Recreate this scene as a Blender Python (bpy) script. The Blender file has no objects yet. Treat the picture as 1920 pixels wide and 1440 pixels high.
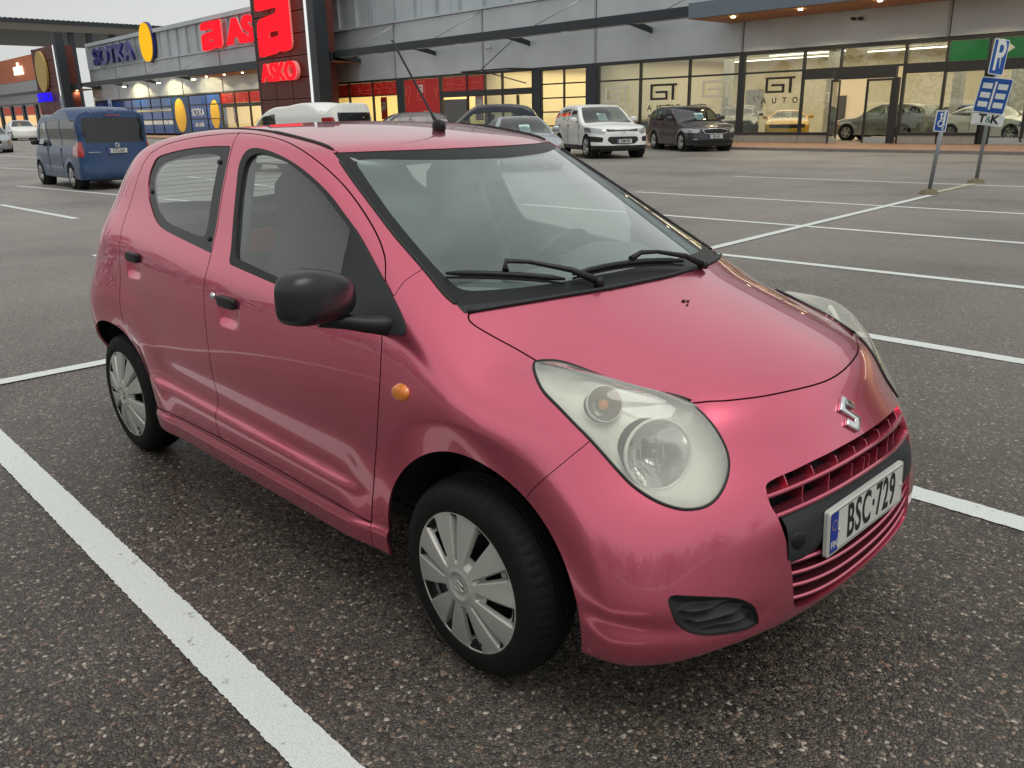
import bpy, math, random
import numpy as np
from mathutils import Matrix, Vector
R = math.radians
scene = bpy.context.scene
COL = scene.collection
# ------------------------------------------------------------------ camera
cd = bpy.data.cameras.new("camera"); cam = bpy.data.objects.new("camera", cd); COL.objects.link(cam)
CAMP = dict(f=1573.88, yaw=2.3737, pitch=.3098, roll=-.0187, loc=(1.5011, -2.0707, 1.4633))
def cam_matrix():
    y, p, r = CAMP['yaw'], CAMP['pitch'], CAMP['roll']
    f = Vector((math.cos(p)*math.cos(y), math.cos(p)*math.sin(y), -math.sin(p)))
    rt = f.cross(Vector((0, 0, 1))).normalized(); up = rt.cross(f)
    r2 = math.cos(r)*rt + math.sin(r)*up; u2 = -math.sin(r)*rt + math.cos(r)*up
    M = Matrix((r2, u2, -f)).transposed().to_4x4(); M.translation = Vector(CAMP['loc'])
    return M
cam.matrix_world = cam_matrix()
cd.sensor_fit = 'HORIZONTAL'; cd.sensor_width = 36.0; cd.lens = CAMP['f']/1920*36
cd.clip_start = .05; cd.clip_end = 900
scene.camera = cam
# ------------------------------------------------------------------ world, sun, exposure
w = bpy.data.worlds.new("World"); scene.world = w; w.use_nodes = True
nt = w.node_tree; nt.nodes.clear()
SUN_EL, SUN_AZ = R(64), R(100)
sky = nt.nodes.new("ShaderNodeTexSky"); sky.sky_type = 'NISHITA'; sky.sun_disc = False
sky.sun_elevation = SUN_EL; sky.sun_rotation = SUN_AZ; sky.air_density = 1.5; sky.dust_density = 6.0; sky.ozone_density = 1.0
hs = nt.nodes.new("ShaderNodeHueSaturation"); hs.inputs['Saturation'].default_value = .10
nt.links.new(sky.outputs[0], hs.inputs['Color'])
mx = nt.nodes.new("ShaderNodeMix"); mx.data_type = 'RGBA'; mx.inputs[0].default_value = .90
nt.links.new(hs.outputs[0], mx.inputs[6]); mx.inputs[7].default_value = (5.75, 5.92, 5.78, 1)   # closed cloud layer
# overcast clouds: soft large-scale brightness changes
tc = nt.nodes.new("ShaderNodeTexCoord"); nz = nt.nodes.new("ShaderNodeTexNoise"); nz.inputs['Scale'].default_value = 1.6; nz.inputs['Detail'].default_value = 4
mp = nt.nodes.new("ShaderNodeMapping"); mp.inputs['Scale'].default_value = (1, 1, 2.2)
nt.links.new(tc.outputs['Generated'], mp.inputs[0]); nt.links.new(mp.outputs[0], nz.inputs['Vector'])
mr = nt.nodes.new("ShaderNodeMapRange"); mr.inputs[1].default_value = .3; mr.inputs[2].default_value = .7; mr.inputs[3].default_value = .86; mr.inputs[4].default_value = 1.12
nt.links.new(nz.outputs[0], mr.inputs[0])
vm = nt.nodes.new("ShaderNodeVectorMath"); vm.operation = 'SCALE'
nt.links.new(mx.outputs[2], vm.inputs[0]); nt.links.new(mr.outputs[0], vm.inputs['Scale'])
bg = nt.nodes.new("ShaderNodeBackground"); bg.inputs['Strength'].default_value = .10
wo = nt.nodes.new("ShaderNodeOutputWorld")
nt.links.new(vm.outputs[0], bg.inputs['Color']); nt.links.new(bg.outputs[0], wo.inputs['Surface'])
ld = bpy.data.lights.new("sun", 'SUN'); ld.energy = .9; ld.angle = R(40); ld.color = (1, .97, .92)
sun = bpy.data.objects.new("sun", ld); COL.objects.link(sun)
d = Vector((math.sin(SUN_AZ)*math.cos(SUN_EL), math.cos(SUN_AZ)*math.cos(SUN_EL), math.sin(SUN_EL)))
sun.rotation_euler = (-d).to_track_quat('-Z', 'Y').to_euler()
scene.view_settings.view_transform = 'Standard'; scene.view_settings.look = 'None'
scene.view_settings.exposure = 0.30; scene.view_settings.gamma = 1.0; scene.view_settings.use_curve_mapping = False
scene.render.engine = 'CYCLES'
scene.cycles.use_denoising = True
scene.cycles.max_bounces = 10; scene.cycles.transparent_max_bounces = 16
scene.cycles.caustics_reflective = False; scene.cycles.caustics_refractive = False
scene.cycles.sample_clamp_indirect = 4.0; scene.cycles.sample_clamp_direct = 12.0
# ------------------------------------------------------------------ materials
def srgb(r, g, b):
    f = lambda c: (c/255/12.92) if c/255 <= .04045 else ((c/255+.055)/1.055)**2.4
    return (f(r), f(g), f(b), 1)
MATS = {}
def mat(name, col, rough=.5, metal=0., coat=0., emit=None, es=0., noise=None, bump=None, spec=None, alpha=None, trans=0., coatr=.03, rnoise=None):
    if name in MATS: return MATS[name]
    m = bpy.data.materials.new(name); m.use_nodes = True; MATS[name] = m
    t = m.node_tree; b = t.nodes['Principled BSDF']
    if len(col) == 3: col = (*col, 1)
    b.inputs['Base Color'].default_value = col; b.inputs['Roughness'].default_value = rough; b.inputs['Metallic'].default_value = metal
    b.inputs['Coat Weight'].default_value = coat; b.inputs['Coat Roughness'].default_value = coatr
    if spec is not None: b.inputs['Specular IOR Level'].default_value = spec
    if trans: b.inputs['Transmission Weight'].default_value = trans
    if emit: b.inputs['Emission Color'].default_value = (*emit[:3], 1); b.inputs['Emission Strength'].default_value = es
    tcn = None
    if noise or bump or rnoise:
        tcn = t.nodes.new("ShaderNodeTexCoord")
    if noise:   # (scale, amount, detail)
        n = t.nodes.new("ShaderNodeTexNoise"); n.inputs['Scale'].default_value = noise[0]; n.inputs['Detail'].default_value = noise[2] if len(noise) > 2 else 5
        t.links.new(tcn.outputs['Object'], n.inputs['Vector'])
        r = t.nodes.new("ShaderNodeMapRange"); r.inputs[1].default_value = .25; r.inputs[2].default_value = .75
        r.inputs[3].default_value = 1-noise[1]; r.inputs[4].default_value = 1+noise[1]*.6
        t.links.new(n.outputs[0], r.inputs[0])
        v = t.nodes.new("ShaderNodeVectorMath"); v.operation = 'SCALE'; v.inputs[0].default_value = col[:3]
        t.links.new(r.outputs[0], v.inputs['Scale']); t.links.new(v.outputs[0], b.inputs['Base Color'])
    if rnoise:
        n = t.nodes.new("ShaderNodeTexNoise"); n.inputs['Scale'].default_value = rnoise[0]; n.inputs['Detail'].default_value = 4
        t.links.new(tcn.outputs['Object'], n.inputs['Vector'])
        r = t.nodes.new("ShaderNodeMapRange"); r.inputs[1].default_value = .3; r.inputs[2].default_value = .7
        r.inputs[3].default_value = rnoise[1]; r.inputs[4].default_value = rnoise[2]
        t.links.new(n.outputs[0], r.inputs[0]); t.links.new(r.outputs[0], b.inputs['Roughness'])
    if bump:    # (scale, strength, distance)
        n = t.nodes.new("ShaderNodeTexNoise"); n.inputs['Scale'].default_value = bump[0]; n.inputs['Detail'].default_value = 3
        t.links.new(tcn.outputs['Object'], n.inputs['Vector'])
        bp = t.nodes.new("ShaderNodeBump"); bp.inputs['Strength'].default_value = bump[1]; bp.inputs['Distance'].default_value = bump[2]
        t.links.new(n.outputs[0], bp.inputs['Height']); t.links.new(bp.outputs[0], b.inputs['Normal'])
    return m
def glass(name, tint, ior=1.5, body=0., bodycol=(.3, .33, .32), rough=.0):
    """thin pane: Fresnel reflection over tinted transmission, plus a diffuse film that can stand in for reflected haze"""
    if name in MATS: return MATS[name]
    m = bpy.data.materials.new(name); m.use_nodes = True; MATS[name] = m
    t = m.node_tree; t.nodes.clear()
    o = t.nodes.new("ShaderNodeOutputMaterial"); tr = t.nodes.new("ShaderNodeBsdfTransparent"); tr.inputs[0].default_value = (*tint, 1)
    gl = t.nodes.new("ShaderNodeBsdfGlossy"); gl.inputs['Roughness'].default_value = rough; gl.inputs[0].default_value = (1, 1, 1, 1)
    fr = t.nodes.new("ShaderNodeFresnel"); geo = t.nodes.new("ShaderNodeNewGeometry")
    io = t.nodes.new("ShaderNodeMath"); io.operation = 'MULTIPLY_ADD'; io.inputs[1].default_value = 1/ior-ior; io.inputs[2].default_value = ior
    t.links.new(geo.outputs['Backfacing'], io.inputs[0]); t.links.new(io.outputs[0], fr.inputs[0])   # a thin pane reflects alike from both sides
    s = t.nodes.new("ShaderNodeMixShader")
    mul = t.nodes.new("ShaderNodeMath"); mul.operation = 'MULTIPLY'; mul.inputs[1].default_value = 1.7; mul.use_clamp = True
    t.links.new(fr.outputs[0], mul.inputs[0]); t.links.new(mul.outputs[0], s.inputs[0])
    src = tr
    if body:
        df = t.nodes.new("ShaderNodeBsdfDiffuse"); df.inputs[0].default_value = (*bodycol, 1)
        s2 = t.nodes.new("ShaderNodeMixShader")
        n = t.nodes.new("ShaderNodeTexNoise"); n.inputs['Scale'].default_value = 3.0; n.inputs['Detail'].default_value = 6
        tcn = t.nodes.new("ShaderNodeTexCoord"); t.links.new(tcn.outputs['Object'], n.inputs['Vector'])
        r = t.nodes.new("ShaderNodeMapRange"); r.inputs[1].default_value = .3; r.inputs[2].default_value = .7; r.inputs[3].default_value = body*.6; r.inputs[4].default_value = body*1.4
        t.links.new(n.outputs[0], r.inputs[0]); t.links.new(r.outputs[0], s2.inputs[0])
        t.links.new(tr.outputs[0], s2.inputs[1]); t.links.new(df.outputs[0], s2.inputs[2]); src = s2
    t.links.new(src.outputs[0], s.inputs[1]); t.links.new(gl.outputs[0], s.inputs[2]); t.links.new(s.outputs[0], o.inputs[0])
    return m
def emis(name, col, st):
    if name in MATS: return MATS[name]
    m = bpy.data.materials.new(name); m.use_nodes = True; MATS[name] = m
    t = m.node_tree; t.nodes.clear(); o = t.nodes.new("ShaderNodeOutputMaterial"); e = t.nodes.new("ShaderNodeEmission")
    e.inputs[0].default_value = (*col[:3], 1); e.inputs[1].default_value = st; t.links.new(e.outputs[0], o.inputs[0]); return m
# ------------------------------------------------------------------ object helpers
def tag(o, label=None, cat=None, group=None, kind=None):
    if label: o['label'] = label
    if cat: o['category'] = cat
    if group: o['group'] = group
    if kind: o['kind'] = kind
    return o
def empty(name, loc=(0, 0, 0), rz=0, label=None, cat=None, group=None, scale=1):
    o = bpy.data.objects.new(name, None); COL.objects.link(o); o.location = loc; o.rotation_euler = (0, 0, rz); o.scale = (scale,)*3
    o.empty_display_size = .1
    return tag(o, label, cat, group)
def link(name, me, parent=None, m=None):
    o = bpy.data.objects.new(name, me); COL.objects.link(o)
    if m is not None and not me.materials: me.materials.append(m)
    if parent is not None: o.parent = parent
    return o
def pyd(name, V, Fc, m, parent=None, smooth=False, normals=None, uv=None):
    me = bpy.data.meshes.new(name)
    me.from_pydata([tuple(v) for v in V], [], [tuple(f) for f in Fc]); me.update()
    if m is not None: me.materials.append(m)
    if smooth: me.shade_smooth()
    if normals is not None:
        me.shade_smooth(); me.normals_split_custom_set_from_vertices([tuple(n) for n in normals])
    return link(name, me, parent)
class MB:
    """collects simple solids into one mesh"""
    def __init__(s): s.V = []; s.F = []; s.S = []
    def add(s, V, F, M=None, sm=False):
        k = len(s.V)
        if M is not None: V = [tuple(M @ Vector(v)) for v in V]
        s.V += [tuple(v) for v in V]; s.F += [tuple(i+k for i in f) for f in F]; s.S += [sm]*len(F); return s
    def box(s, x0, x1, y0, y1, z0, z1, M=None):
        V = [(x, y, z) for x in (x0, x1) for y in (y0, y1) for z in (z0, z1)]
        F = [(0, 1, 3, 2), (4, 6, 7, 5), (0, 4, 5, 1), (2, 3, 7, 6), (0, 2, 6, 4), (1, 5, 7, 3)]
        return s.add(V, F, M)
    def cyl(s, a, b, r0, r1=None, n=16, cap=True, sm=True):
        r1 = r0 if r1 is None else r1; a = Vector(a); b = Vector(b); d = (b-a).normalized()
        u = d.orthogonal().normalized(); v = d.cross(u)
        V = []; 
        for p, r in ((a, r0), (b, r1)):
            for i in range(n):
                t = 2*math.pi*i/n; V.append(tuple(p+u*(r*math.cos(t))+v*(r*math.sin(t))))
        F = [(i, (i+1) % n, n+(i+1) % n, n+i) for i in range(n)]
        k = len(s.V); s.add(V, F, sm=sm)
        if cap: s.F += [tuple(k+i for i in reversed(range(n))), tuple(k+n+i for i in range(n))]; s.S += [False, False]
        return s
    def tube(s, pts, r, n=8, sm=True):
        pts = [Vector(p) for p in pts]; rs = r if isinstance(r, (list, tuple)) else [r]*len(pts)
        V = []; F = []; u = None
        for i, p in enumerate(pts):
            d = (pts[min(i+1, len(pts)-1)]-pts[max(i-1, 0)]).normalized()
            u = d.orthogonal().normalized() if u is None else (u-d*u.dot(d)).normalized()
            v = d.cross(u)
            for j in range(n):
                t = 2*math.pi*j/n; V.append(tuple(p+u*(rs[i]*math.cos(t))+v*(rs[i]*math.sin(t))))
        for i in range(len(pts)-1):
            for j in range(n): F.append((i*n+j, i*n+(j+1) % n, (i+1)*n+(j+1) % n, (i+1)*n+j))
        k = len(s.V); s.add(V, F, sm=sm)
        s.F += [tuple(k+i for i in reversed(range(n))), tuple(k+(len(pts)-1)*n+i for i in range(n))]; s.S += [False, False]
        return s
    def lathe(s, prof, origin, axis, n=48, sm=True, ref=None):
        """prof = (radius, height along axis)"""
        o = Vector(origin); d = Vector(axis).normalized(); u = d.orthogonal().normalized() if ref is None else Vector(ref); v = d.cross(u)
        V = []; F = []
        for r, h in prof:
            for i in range(n):
                t = 2*math.pi*i/n; V.append(tuple(o+d*h+u*(r*math.cos(t))+v*(r*math.sin(t))))
        for a in range(len(prof)-1):
            for i in range(n): F.append((a*n+i, a*n+(i+1) % n, (a+1)*n+(i+1) % n, (a+1)*n+i))
        return s.add(V, F, sm=sm)
    def prism(s, poly, z0, z1, M=None, sm=False):
        n = len(poly); V = [(x, y, z0) for x, y in poly]+[(x, y, z1) for x, y in poly]
        F = [tuple(reversed(range(n))), tuple(range(n, 2*n))]+[(i, (i+1) % n, n+(i+1) % n, n+i) for i in range(n)]
        return s.add(V, F, M)
    def build(s, name, m, parent=None, bevel=0, seg=2):
        me = bpy.data.meshes.new(name); me.from_pydata(s.V, [], s.F); me.update()
        me.polygons.foreach_set('use_smooth', s.S)
        if bevel:
            import bmesh
            bm = bmesh.new(); bm.from_mesh(me); bmesh.ops.recalc_face_normals(bm, faces=bm.faces)
            bmesh.ops.bevel(bm, geom=[e for e in bm.edges if e.calc_face_angle(0) > .5], offset=bevel, segments=seg, affect='EDGES', profile=.5)
            bm.to_mesh(me); bm.free(); me.shade_smooth(); me.set_sharp_from_angle(angle=R(45))
        if m is not None: me.materials.append(m)
        return link(name, me, parent)
def box(name, m, parent, x0, x1, y0, y1, z0, z1, bevel=0): return MB().box(x0, x1, y0, y1, z0, z1).build(name, m, parent, bevel)
def text(name, s, size, m, parent, M, extrude=.01, sx=1., spacing=1., bevel=0., align='CENTER', bold=0.):
    cu = bpy.data.curves.new(name, 'FONT'); cu.body = s; cu.size = size; cu.extrude = extrude; cu.align_x = align; cu.align_y = 'CENTER'
    cu.space_character = spacing; cu.bevel_depth = bevel; cu.offset = bold
    o = bpy.data.objects.new(name, cu); COL.objects.link(o)
    bpy.context.view_layer.update()
    me = bpy.data.meshes.new_from_object(o.evaluated_get(bpy.context.evaluated_depsgraph_get()))
    bpy.data.objects.remove(o); me.name = name; me.materials.clear(); me.materials.append(m)
    me.transform(Matrix.Diagonal((sx, 1, 1, 1))); me.transform(M)
    return link(name, me, parent)
def copy_tree(o, parent=None):
    c = o.copy(); COL.objects.link(c); c.parent = parent
    for ch in o.children: copy_tree(ch, c)
    return c
# ------------------------------------------------------------------ splines, smooth surfaces
def spl(xs, ys):
    xs = np.array(xs, float); ys = np.array(ys, float); o = np.argsort(xs); xs = xs[o]; ys = ys[o]; n = len(xs)
    h = np.diff(xs); A = np.zeros((n, n)); b = np.zeros(n); A[0, 0] = A[-1, -1] = 1
    for i in range(1, n-1):
        A[i, i-1] = h[i-1]; A[i, i] = 2*(h[i-1]+h[i]); A[i, i+1] = h[i]; b[i] = 6*((ys[i+1]-ys[i])/h[i]-(ys[i]-ys[i-1])/h[i-1])
    M = np.linalg.solve(A, b)
    s0 = (ys[1]-ys[0])/h[0]-h[0]*M[1]/6; s1 = (ys[-1]-ys[-2])/h[-1]+h[-1]*M[-2]/6
    def f(x):
        x = np.asarray(x, float); xc = np.clip(x, xs[0], xs[-1]); i = np.clip(np.searchsorted(xs, xc)-1, 0, n-2)
        t = xc-xs[i]; u = xs[i+1]-xc; H = h[i]
        y = (M[i]*u**3+M[i+1]*t**3)/(6*H)+(ys[i]/H-M[i]*H/6)*u+(ys[i+1]/H-M[i+1]*H/6)*t
        return y+np.where(x < xs[0], (x-xs[0])*s0, 0)+np.where(x > xs[-1], (x-xs[-1])*s1, 0)
    return f
def smax(a, b, k):
    m = np.maximum(a, b); return m+k*np.log(np.exp((a-m)/k)+np.exp((b-m)/k))
def smin(a, b, k): return -smax(-a, -b, k)
def sig(t): return .5*(1+np.tanh(t))
def pos(t, e=.01): return .5*(t+np.sqrt(t*t+e*e))
def gradn(F, P, e=1e-4):
    g = np.empty(P.shape)
    for i in range(3):
        d = np.zeros(3); d[i] = e; g[..., i] = F(P+d)-F(P-d)
    return g/np.maximum(np.linalg.norm(g, axis=-1, keepdims=True), 1e-12)
def master(F, x0, x1, zc, nfan, nx, nphi, rmax=1.9, it=34):
    """skin of the solid F<0 on the y<=0 side, cast outwards from the spine x0..x1"""
    org = []; hd = []
    for a in np.linspace(0, np.pi/2, nfan, endpoint=False): org.append((x1, 0, zc)); hd.append((math.cos(a), -math.sin(a), 0))
    for x in np.linspace(x1, x0, nx): org.append((x, 0, zc)); hd.append((0, -1, 0))
    for a in np.linspace(0, np.pi/2, nfan+1)[1:]: org.append((x0, 0, zc)); hd.append((-math.sin(a), -math.cos(a), 0))
    org = np.array(org); hd = np.array(hd); n = len(org)
    ph = np.linspace(-np.pi/2+.02, np.pi/2, nphi)
    D = hd[:, None, :]*np.cos(ph)[None, :, None]+np.array([0, 0, 1.])*np.sin(ph)[None, :, None]
    O = np.broadcast_to(org[:, None, :], D.shape)
    lo = np.zeros((n, nphi)); hi = np.full((n, nphi), rmax)
    for _ in range(it):
        m = (lo+hi)/2; q = F(O+D*m[..., None]) > 0
        hi = np.where(q, m, hi); lo = np.where(q, lo, m)
    P = (O+D*hi[..., None]).reshape(-1, 3); P[:, 1] = np.minimum(P[:, 1], 0)
    idx = np.arange(n*nphi).reshape(n, nphi)
    a, b, c, d = idx[:-1, :-1], idx[1:, :-1], idx[1:, 1:], idx[:-1, 1:]
    T = np.concatenate([np.stack([a, b, c], -1).reshape(-1, 3), np.stack([a, c, d], -1).reshape(-1, 3)])
    N = gradn(F, P)
    # outward orientation
    fn = np.cross(P[T[:, 1]]-P[T[:, 0]], P[T[:, 2]]-P[T[:, 0]])
    if (fn*N[T[:, 0]]).sum() < 0: T = T[:, ::-1]
    return P, N, T
def clip(M, g):
    """part of the triangle mesh where g>0"""
    V, N, T = M; g = np.where(np.abs(g) < 1e-7, 1e-7, g); s = g > 0; cnt = s[T].sum(1)
    out = [T[cnt == 3]]; nV = [V]; nN = [N]; base = len(V)
    def cut(Tk, odd):
        # rotate so that the odd vertex is first
        S = s[Tk]; k = (S == odd).argmax(1); r = np.arange(len(Tk))
        return Tk[r, k], Tk[r, (k+1) % 3], Tk[r, (k+2) % 3]
    T1 = T[cnt == 1]; T2 = T[cnt == 2]
    a, b, c = cut(T1, True); d, e, f = cut(T2, False)
    E = np.concatenate([np.stack([a, b], 1), np.stack([a, c], 1), np.stack([d, e], 1), np.stack([d, f], 1)]) if len(T1)+len(T2) else np.zeros((0, 2), int)
    if len(E):
        Es = np.sort(E, 1); key = Es[:, 0].astype(np.int64)*len(V)+Es[:, 1]
        u, inv = np.unique(key, return_inverse=True); i0 = u//len(V); i1 = u % len(V)
        t = (g[i0]/(g[i0]-g[i1]))[:, None]
        nV.append(V[i0]*(1-t)+V[i1]*t); nn = N[i0]*(1-t)+N[i1]*t; nN.append(nn/np.linalg.norm(nn, axis=1, keepdims=True))
        inv = inv+base; n1 = len(a); n2 = len(d)
        ab, ac, de, df = inv[:n1], inv[n1:2*n1], inv[2*n1:2*n1+n2], inv[2*n1+n2:]
        out.append(np.stack([a, ab, ac], 1)); out.append(np.stack([e, f, df], 1)); out.append(np.stack([e, df, de], 1))
    T = np.concatenate(out); V = np.concatenate(nV); N = np.concatenate(nN)
    used = np.unique(T); mp_ = np.full(len(V), -1); mp_[used] = np.arange(len(used))
    return V[used], N[used], mp_[T]
def sdf(P2, poly):
    """signed distance to a closed polygon, positive inside"""
    poly = np.asarray(poly, float); A = poly; B = np.roll(poly, -1, 0)
    res = np.full(len(P2), -1.0)
    lo, hi = poly.min(0)-.06, poly.max(0)+.06
    k = np.where(((P2 > lo) & (P2 < hi)).all(1))[0]
    if not len(k): return res
    p = P2[k]; d2 = np.full(len(p), 1e9); ins = np.zeros(len(p), bool)
    for a, b in zip(A, B):
        ab = b-a; l = ab@ab
        if l < 1e-14: continue
        t = np.clip(((p-a)@ab)/l, 0, 1); q = p-a-t[:, None]*ab; d2 = np.minimum(d2, (q*q).sum(1))
        c = (a[1] > p[:, 1]) != (b[1] > p[:, 1])
        with np.errstate(divide='ignore', invalid='ignore'):
            xi = a[0]+(p[:, 1]-a[1])*(b[0]-a[0])/(b[1]-a[1])
        ins ^= c & (p[:, 0] < xi)
    res[k] = np.sqrt(d2)*np.where(ins, 1, -1); return res
def cr(pts, k=6, closed=False):
    """Catmull-Rom through points"""
    P = np.array(pts, float); n = len(P)
    if n < 3: return P
    out = []
    rng = range(n) if closed else range(n-1)
    for i in rng:
        p0 = P[i-1] if (closed or i > 0) else 2*P[0]-P[1]; p1 = P[i]; p2 = P[(i+1) % n]
        p3 = P[(i+2) % n] if (closed or i < n-2) else 2*P[-1]-P[-2]
        for t in np.linspace(0, 1, k, endpoint=False):
            out.append(.5*((2*p1)+(-p0+p2)*t+(2*p0-5*p1+4*p2-p3)*t*t+(-p0+3*p1-3*p2+p3)*t**3))
    if not closed: out.append(P[-1])
    return np.array(out)
def boundary(T):
    E = np.concatenate([T[:, [0, 1]], T[:, [1, 2]], T[:, [2, 0]]]); n = int(T.max())+1
    key = E[:, 0].astype(np.int64)*n+E[:, 1]; rev = E[:, 1].astype(np.int64)*n+E[:, 0]
    return E[~np.isin(key, rev)]
def panel(name, M, m, parent, both=False, side=-1, wall=.010, wallm=None, offset=0., flip=False):
    """mesh object from a clipped skin; both=True welds the mirror image on, side=+1 gives the mirrored piece"""
    V, N, T = M
    if not len(T): return None
    V = V+N*offset if offset else V
    Vs, Ns, Ts = [V], [N], [T]
    if wall:
        E = boundary(T); E = E[~((np.abs(V[E[:, 0], 1]) < 2e-3) & (np.abs(V[E[:, 1], 1]) < 2e-3))]
        a, b = E[:, 0], E[:, 1]; k = len(E)
        e = V[b]-V[a]; wn = np.cross(e, N[a]+N[b]); wn /= np.maximum(np.linalg.norm(wn, axis=1, keepdims=True), 1e-9)
        W = np.concatenate([V[a], V[b], V[b]-N[b]*wall, V[a]-N[a]*wall]); WN = np.concatenate([wn]*4)
        i = np.arange(k)+len(V)
        Ts.append(np.stack([i+k, i, i+3*k], 1)); Ts.append(np.stack([i+k, i+3*k, i+2*k], 1)); Vs.append(W); Ns.append(WN)
    V = np.concatenate(Vs); N = np.concatenate(Ns); T = np.concatenate(Ts)
    mir = np.array([1, -1, 1.])
    if side > 0: V, N, T = V*mir, N*mir, T[:, ::-1]
    if both:
        n = len(V); V, N, T = np.concatenate([V, V*mir]), np.concatenate([N, N*mir]), np.concatenate([T, T[:, ::-1]+n])
        # weld the centre line so that it shades as one surface
    me = bpy.data.meshes.new(name); me.vertices.add(len(V)); me.vertices.foreach_set('co', V.astype(np.float32).ravel())
    me.loops.add(len(T)*3); me.loops.foreach_set('vertex_index', T.astype(np.int32).ravel())
    me.polygons.add(len(T)); me.polygons.foreach_set('loop_start', np.arange(0, len(T)*3, 3, dtype=np.int32))
    me.update(calc_edges=True); me.validate(verbose=False)
    me.shade_smooth()
    if len(me.vertices) == len(N): me.normals_split_custom_set_from_vertices(N.astype(np.float32))
    me.materials.append(m)
    return link(name, me, parent)
# ================================================================== THE PINK CAR
def S(r, g, b): return srgb(r, g, b)[:3]
def paint(name, col, rough=.34, metal=.55, coat=1., fine=900, dirt=.06, coatr=.02):
    if name in MATS: return MATS[name]
    m = mat(name, col, rough, metal, coat, coatr=coatr); t = m.node_tree; b = t.nodes['Principled BSDF']
    tcn = t.nodes.new("ShaderNodeTexCoord")
    v = t.nodes.new("ShaderNodeTexVoronoi"); v.inputs['Scale'].default_value = fine
    t.links.new(tcn.outputs['Object'], v.inputs['Vector'])
    n = t.nodes.new("ShaderNodeTexNoise"); n.inputs['Scale'].default_value = 2.3; n.inputs['Detail'].default_value = 7
    t.links.new(tcn.outputs['Object'], n.inputs['Vector'])
    sep = t.nodes.new("ShaderNodeSeparateColor"); t.links.new(v.outputs['Color'], sep.inputs[0])
    r = t.nodes.new("ShaderNodeMapRange"); r.inputs[3].default_value = .94; r.inputs[4].default_value = 1.07
    t.links.new(sep.outputs[0], r.inputs[0])
    sc = t.nodes.new("ShaderNodeVectorMath"); sc.operation = 'SCALE'; sc.inputs[0].default_value = col[:3]
    t.links.new(r.outputs[0], sc.inputs['Scale'])
    # thin film of road dust, patchy
    mxn = t.nodes.new("ShaderNodeMix"); mxn.data_type = 'RGBA'; mxn.inputs[7].default_value = (.30, .28, .26, 1)
    r2 = t.nodes.new("ShaderNodeMapRange"); r2.inputs[1].default_value = .42; r2.inputs[2].default_value = .75; r2.inputs[3].default_value = 0; r2.inputs[4].default_value = dirt
    t.links.new(n.outputs[0], r2.inputs[0]); t.links.new(r2.outputs[0], mxn.inputs[0]); t.links.new(sc.outputs[0], mxn.inputs[6])
    t.links.new(mxn.outputs[2], b.inputs['Base Color'])
    r3 = t.nodes.new("ShaderNodeMapRange"); r3.inputs[1].default_value = .35; r3.inputs[2].default_value = .8; r3.inputs[3].default_value = coatr; r3.inputs[4].default_value = coatr+.05
    t.links.new(n.outputs[0], r3.inputs[0]); t.links.new(r3.outputs[0], b.inputs['Coat Roughness'])
    return m
PINK = paint('pink_metallic_paint', (.76, .138, .218), .27, .90, coatr=.008)
BLK = mat('black_textured_plastic', (.012, .013, .014), .42, spec=.35, noise=(6, .25), bump=(700, .15, .0006))
GRYP = mat('grey_black_plastic', (.024, .027, .030), .5, spec=.35, noise=(5, .2), bump=(600, .15, .0006))
RUB = mat('black_rubber_seal', (.012, .012, .012), .55)
SHELL = mat('dark_inner_panel', (.010, .010, .011), .8)
TRIM = mat('dark_grey_cabin_trim', (.055, .062, .062), .8, noise=(4, .2))
FRIT = mat('black_screen_print_glass', (.018, .020, .021), .16, spec=.35)
FRIT2 = mat('matt_black_screen_border', (.020, .022, .023), .42, spec=.18)
GLS = glass('windscreen_glass', (.88, .97, .95), 1.52, body=.17, bodycol=(.52, .70, .66))  # teal film paints the hazy sky reflection into the screen
GLSS = glass('side_glass', (.90, .95, .93), 1.52, body=.03, bodycol=(.48, .58, .56))
CHR = mat('bright_chrome', (.75, .76, .77), .12, 1.0)
SATC = mat('dull_reflector', (.95, .95, .93), .34, .15, noise=(14, .2))
LENS = glass('hazed_lamp_lens', (.92, .93, .86), 1.5, body=.24, bodycol=(.96, .97, .86), rough=.03)  # yellowish haze, strengthened in place of light bouncing inside the lamp
WHITE = mat('white_plate', S(205, 206, 200), .45, noise=(30, .06))
PBLK = mat('black_letter_paint', (.008, .008, .008), .5)
EUB = mat('blue_plate_strip', S(28, 52, 150), .5)
def wheel_builder(name='wheel'):
    pass
Wf = spl([.10, .20, .30, .42, .55, .68, .80, .88, .95, 1.02, 1.15, 1.30, 1.42, 1.55], [.755, .775, .788, .797, .800, .797, .786, .768, .738, .702, .652, .594, .545, .49])
Bf = spl([.6, .1, -.35, -1.4, -2.0, -2.6], [-.03, -.015, 0, .035, .075, .10])
XC = spl([.10, .17, .22, .27, .35, .45, .53, .60, .66, .70, .75, .80, .9], [.55, .62, .675, .700, .708, .706, .704, .684, .650, .627, .602, .575, .50])
XR = spl([.15, .25, .4, .6, .85, 1.0, 1.2, 1.35, 1.45], [-2.74, -2.80, -2.85, -2.86, -2.80, -2.76, -2.68, -2.58, -2.50])
ZH = spl([.75, .65, .573, .5, .4, .2, .08, -.1, -.35], [.66, .735, .789, .828, .870, .938, .975, 1.025, 1.085])
ZR = spl([-.3, -.6, -.72, -1.0, -1.5, -2.0, -2.35, -2.6], [1.28, 1.352, 1.375, 1.415, 1.452, 1.435, 1.378, 1.29])
LF = spl([.15, .3, .45, .6, .75, .9, 1.2], [.50, .50, .56, .66, .68, .68, .68])
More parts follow.
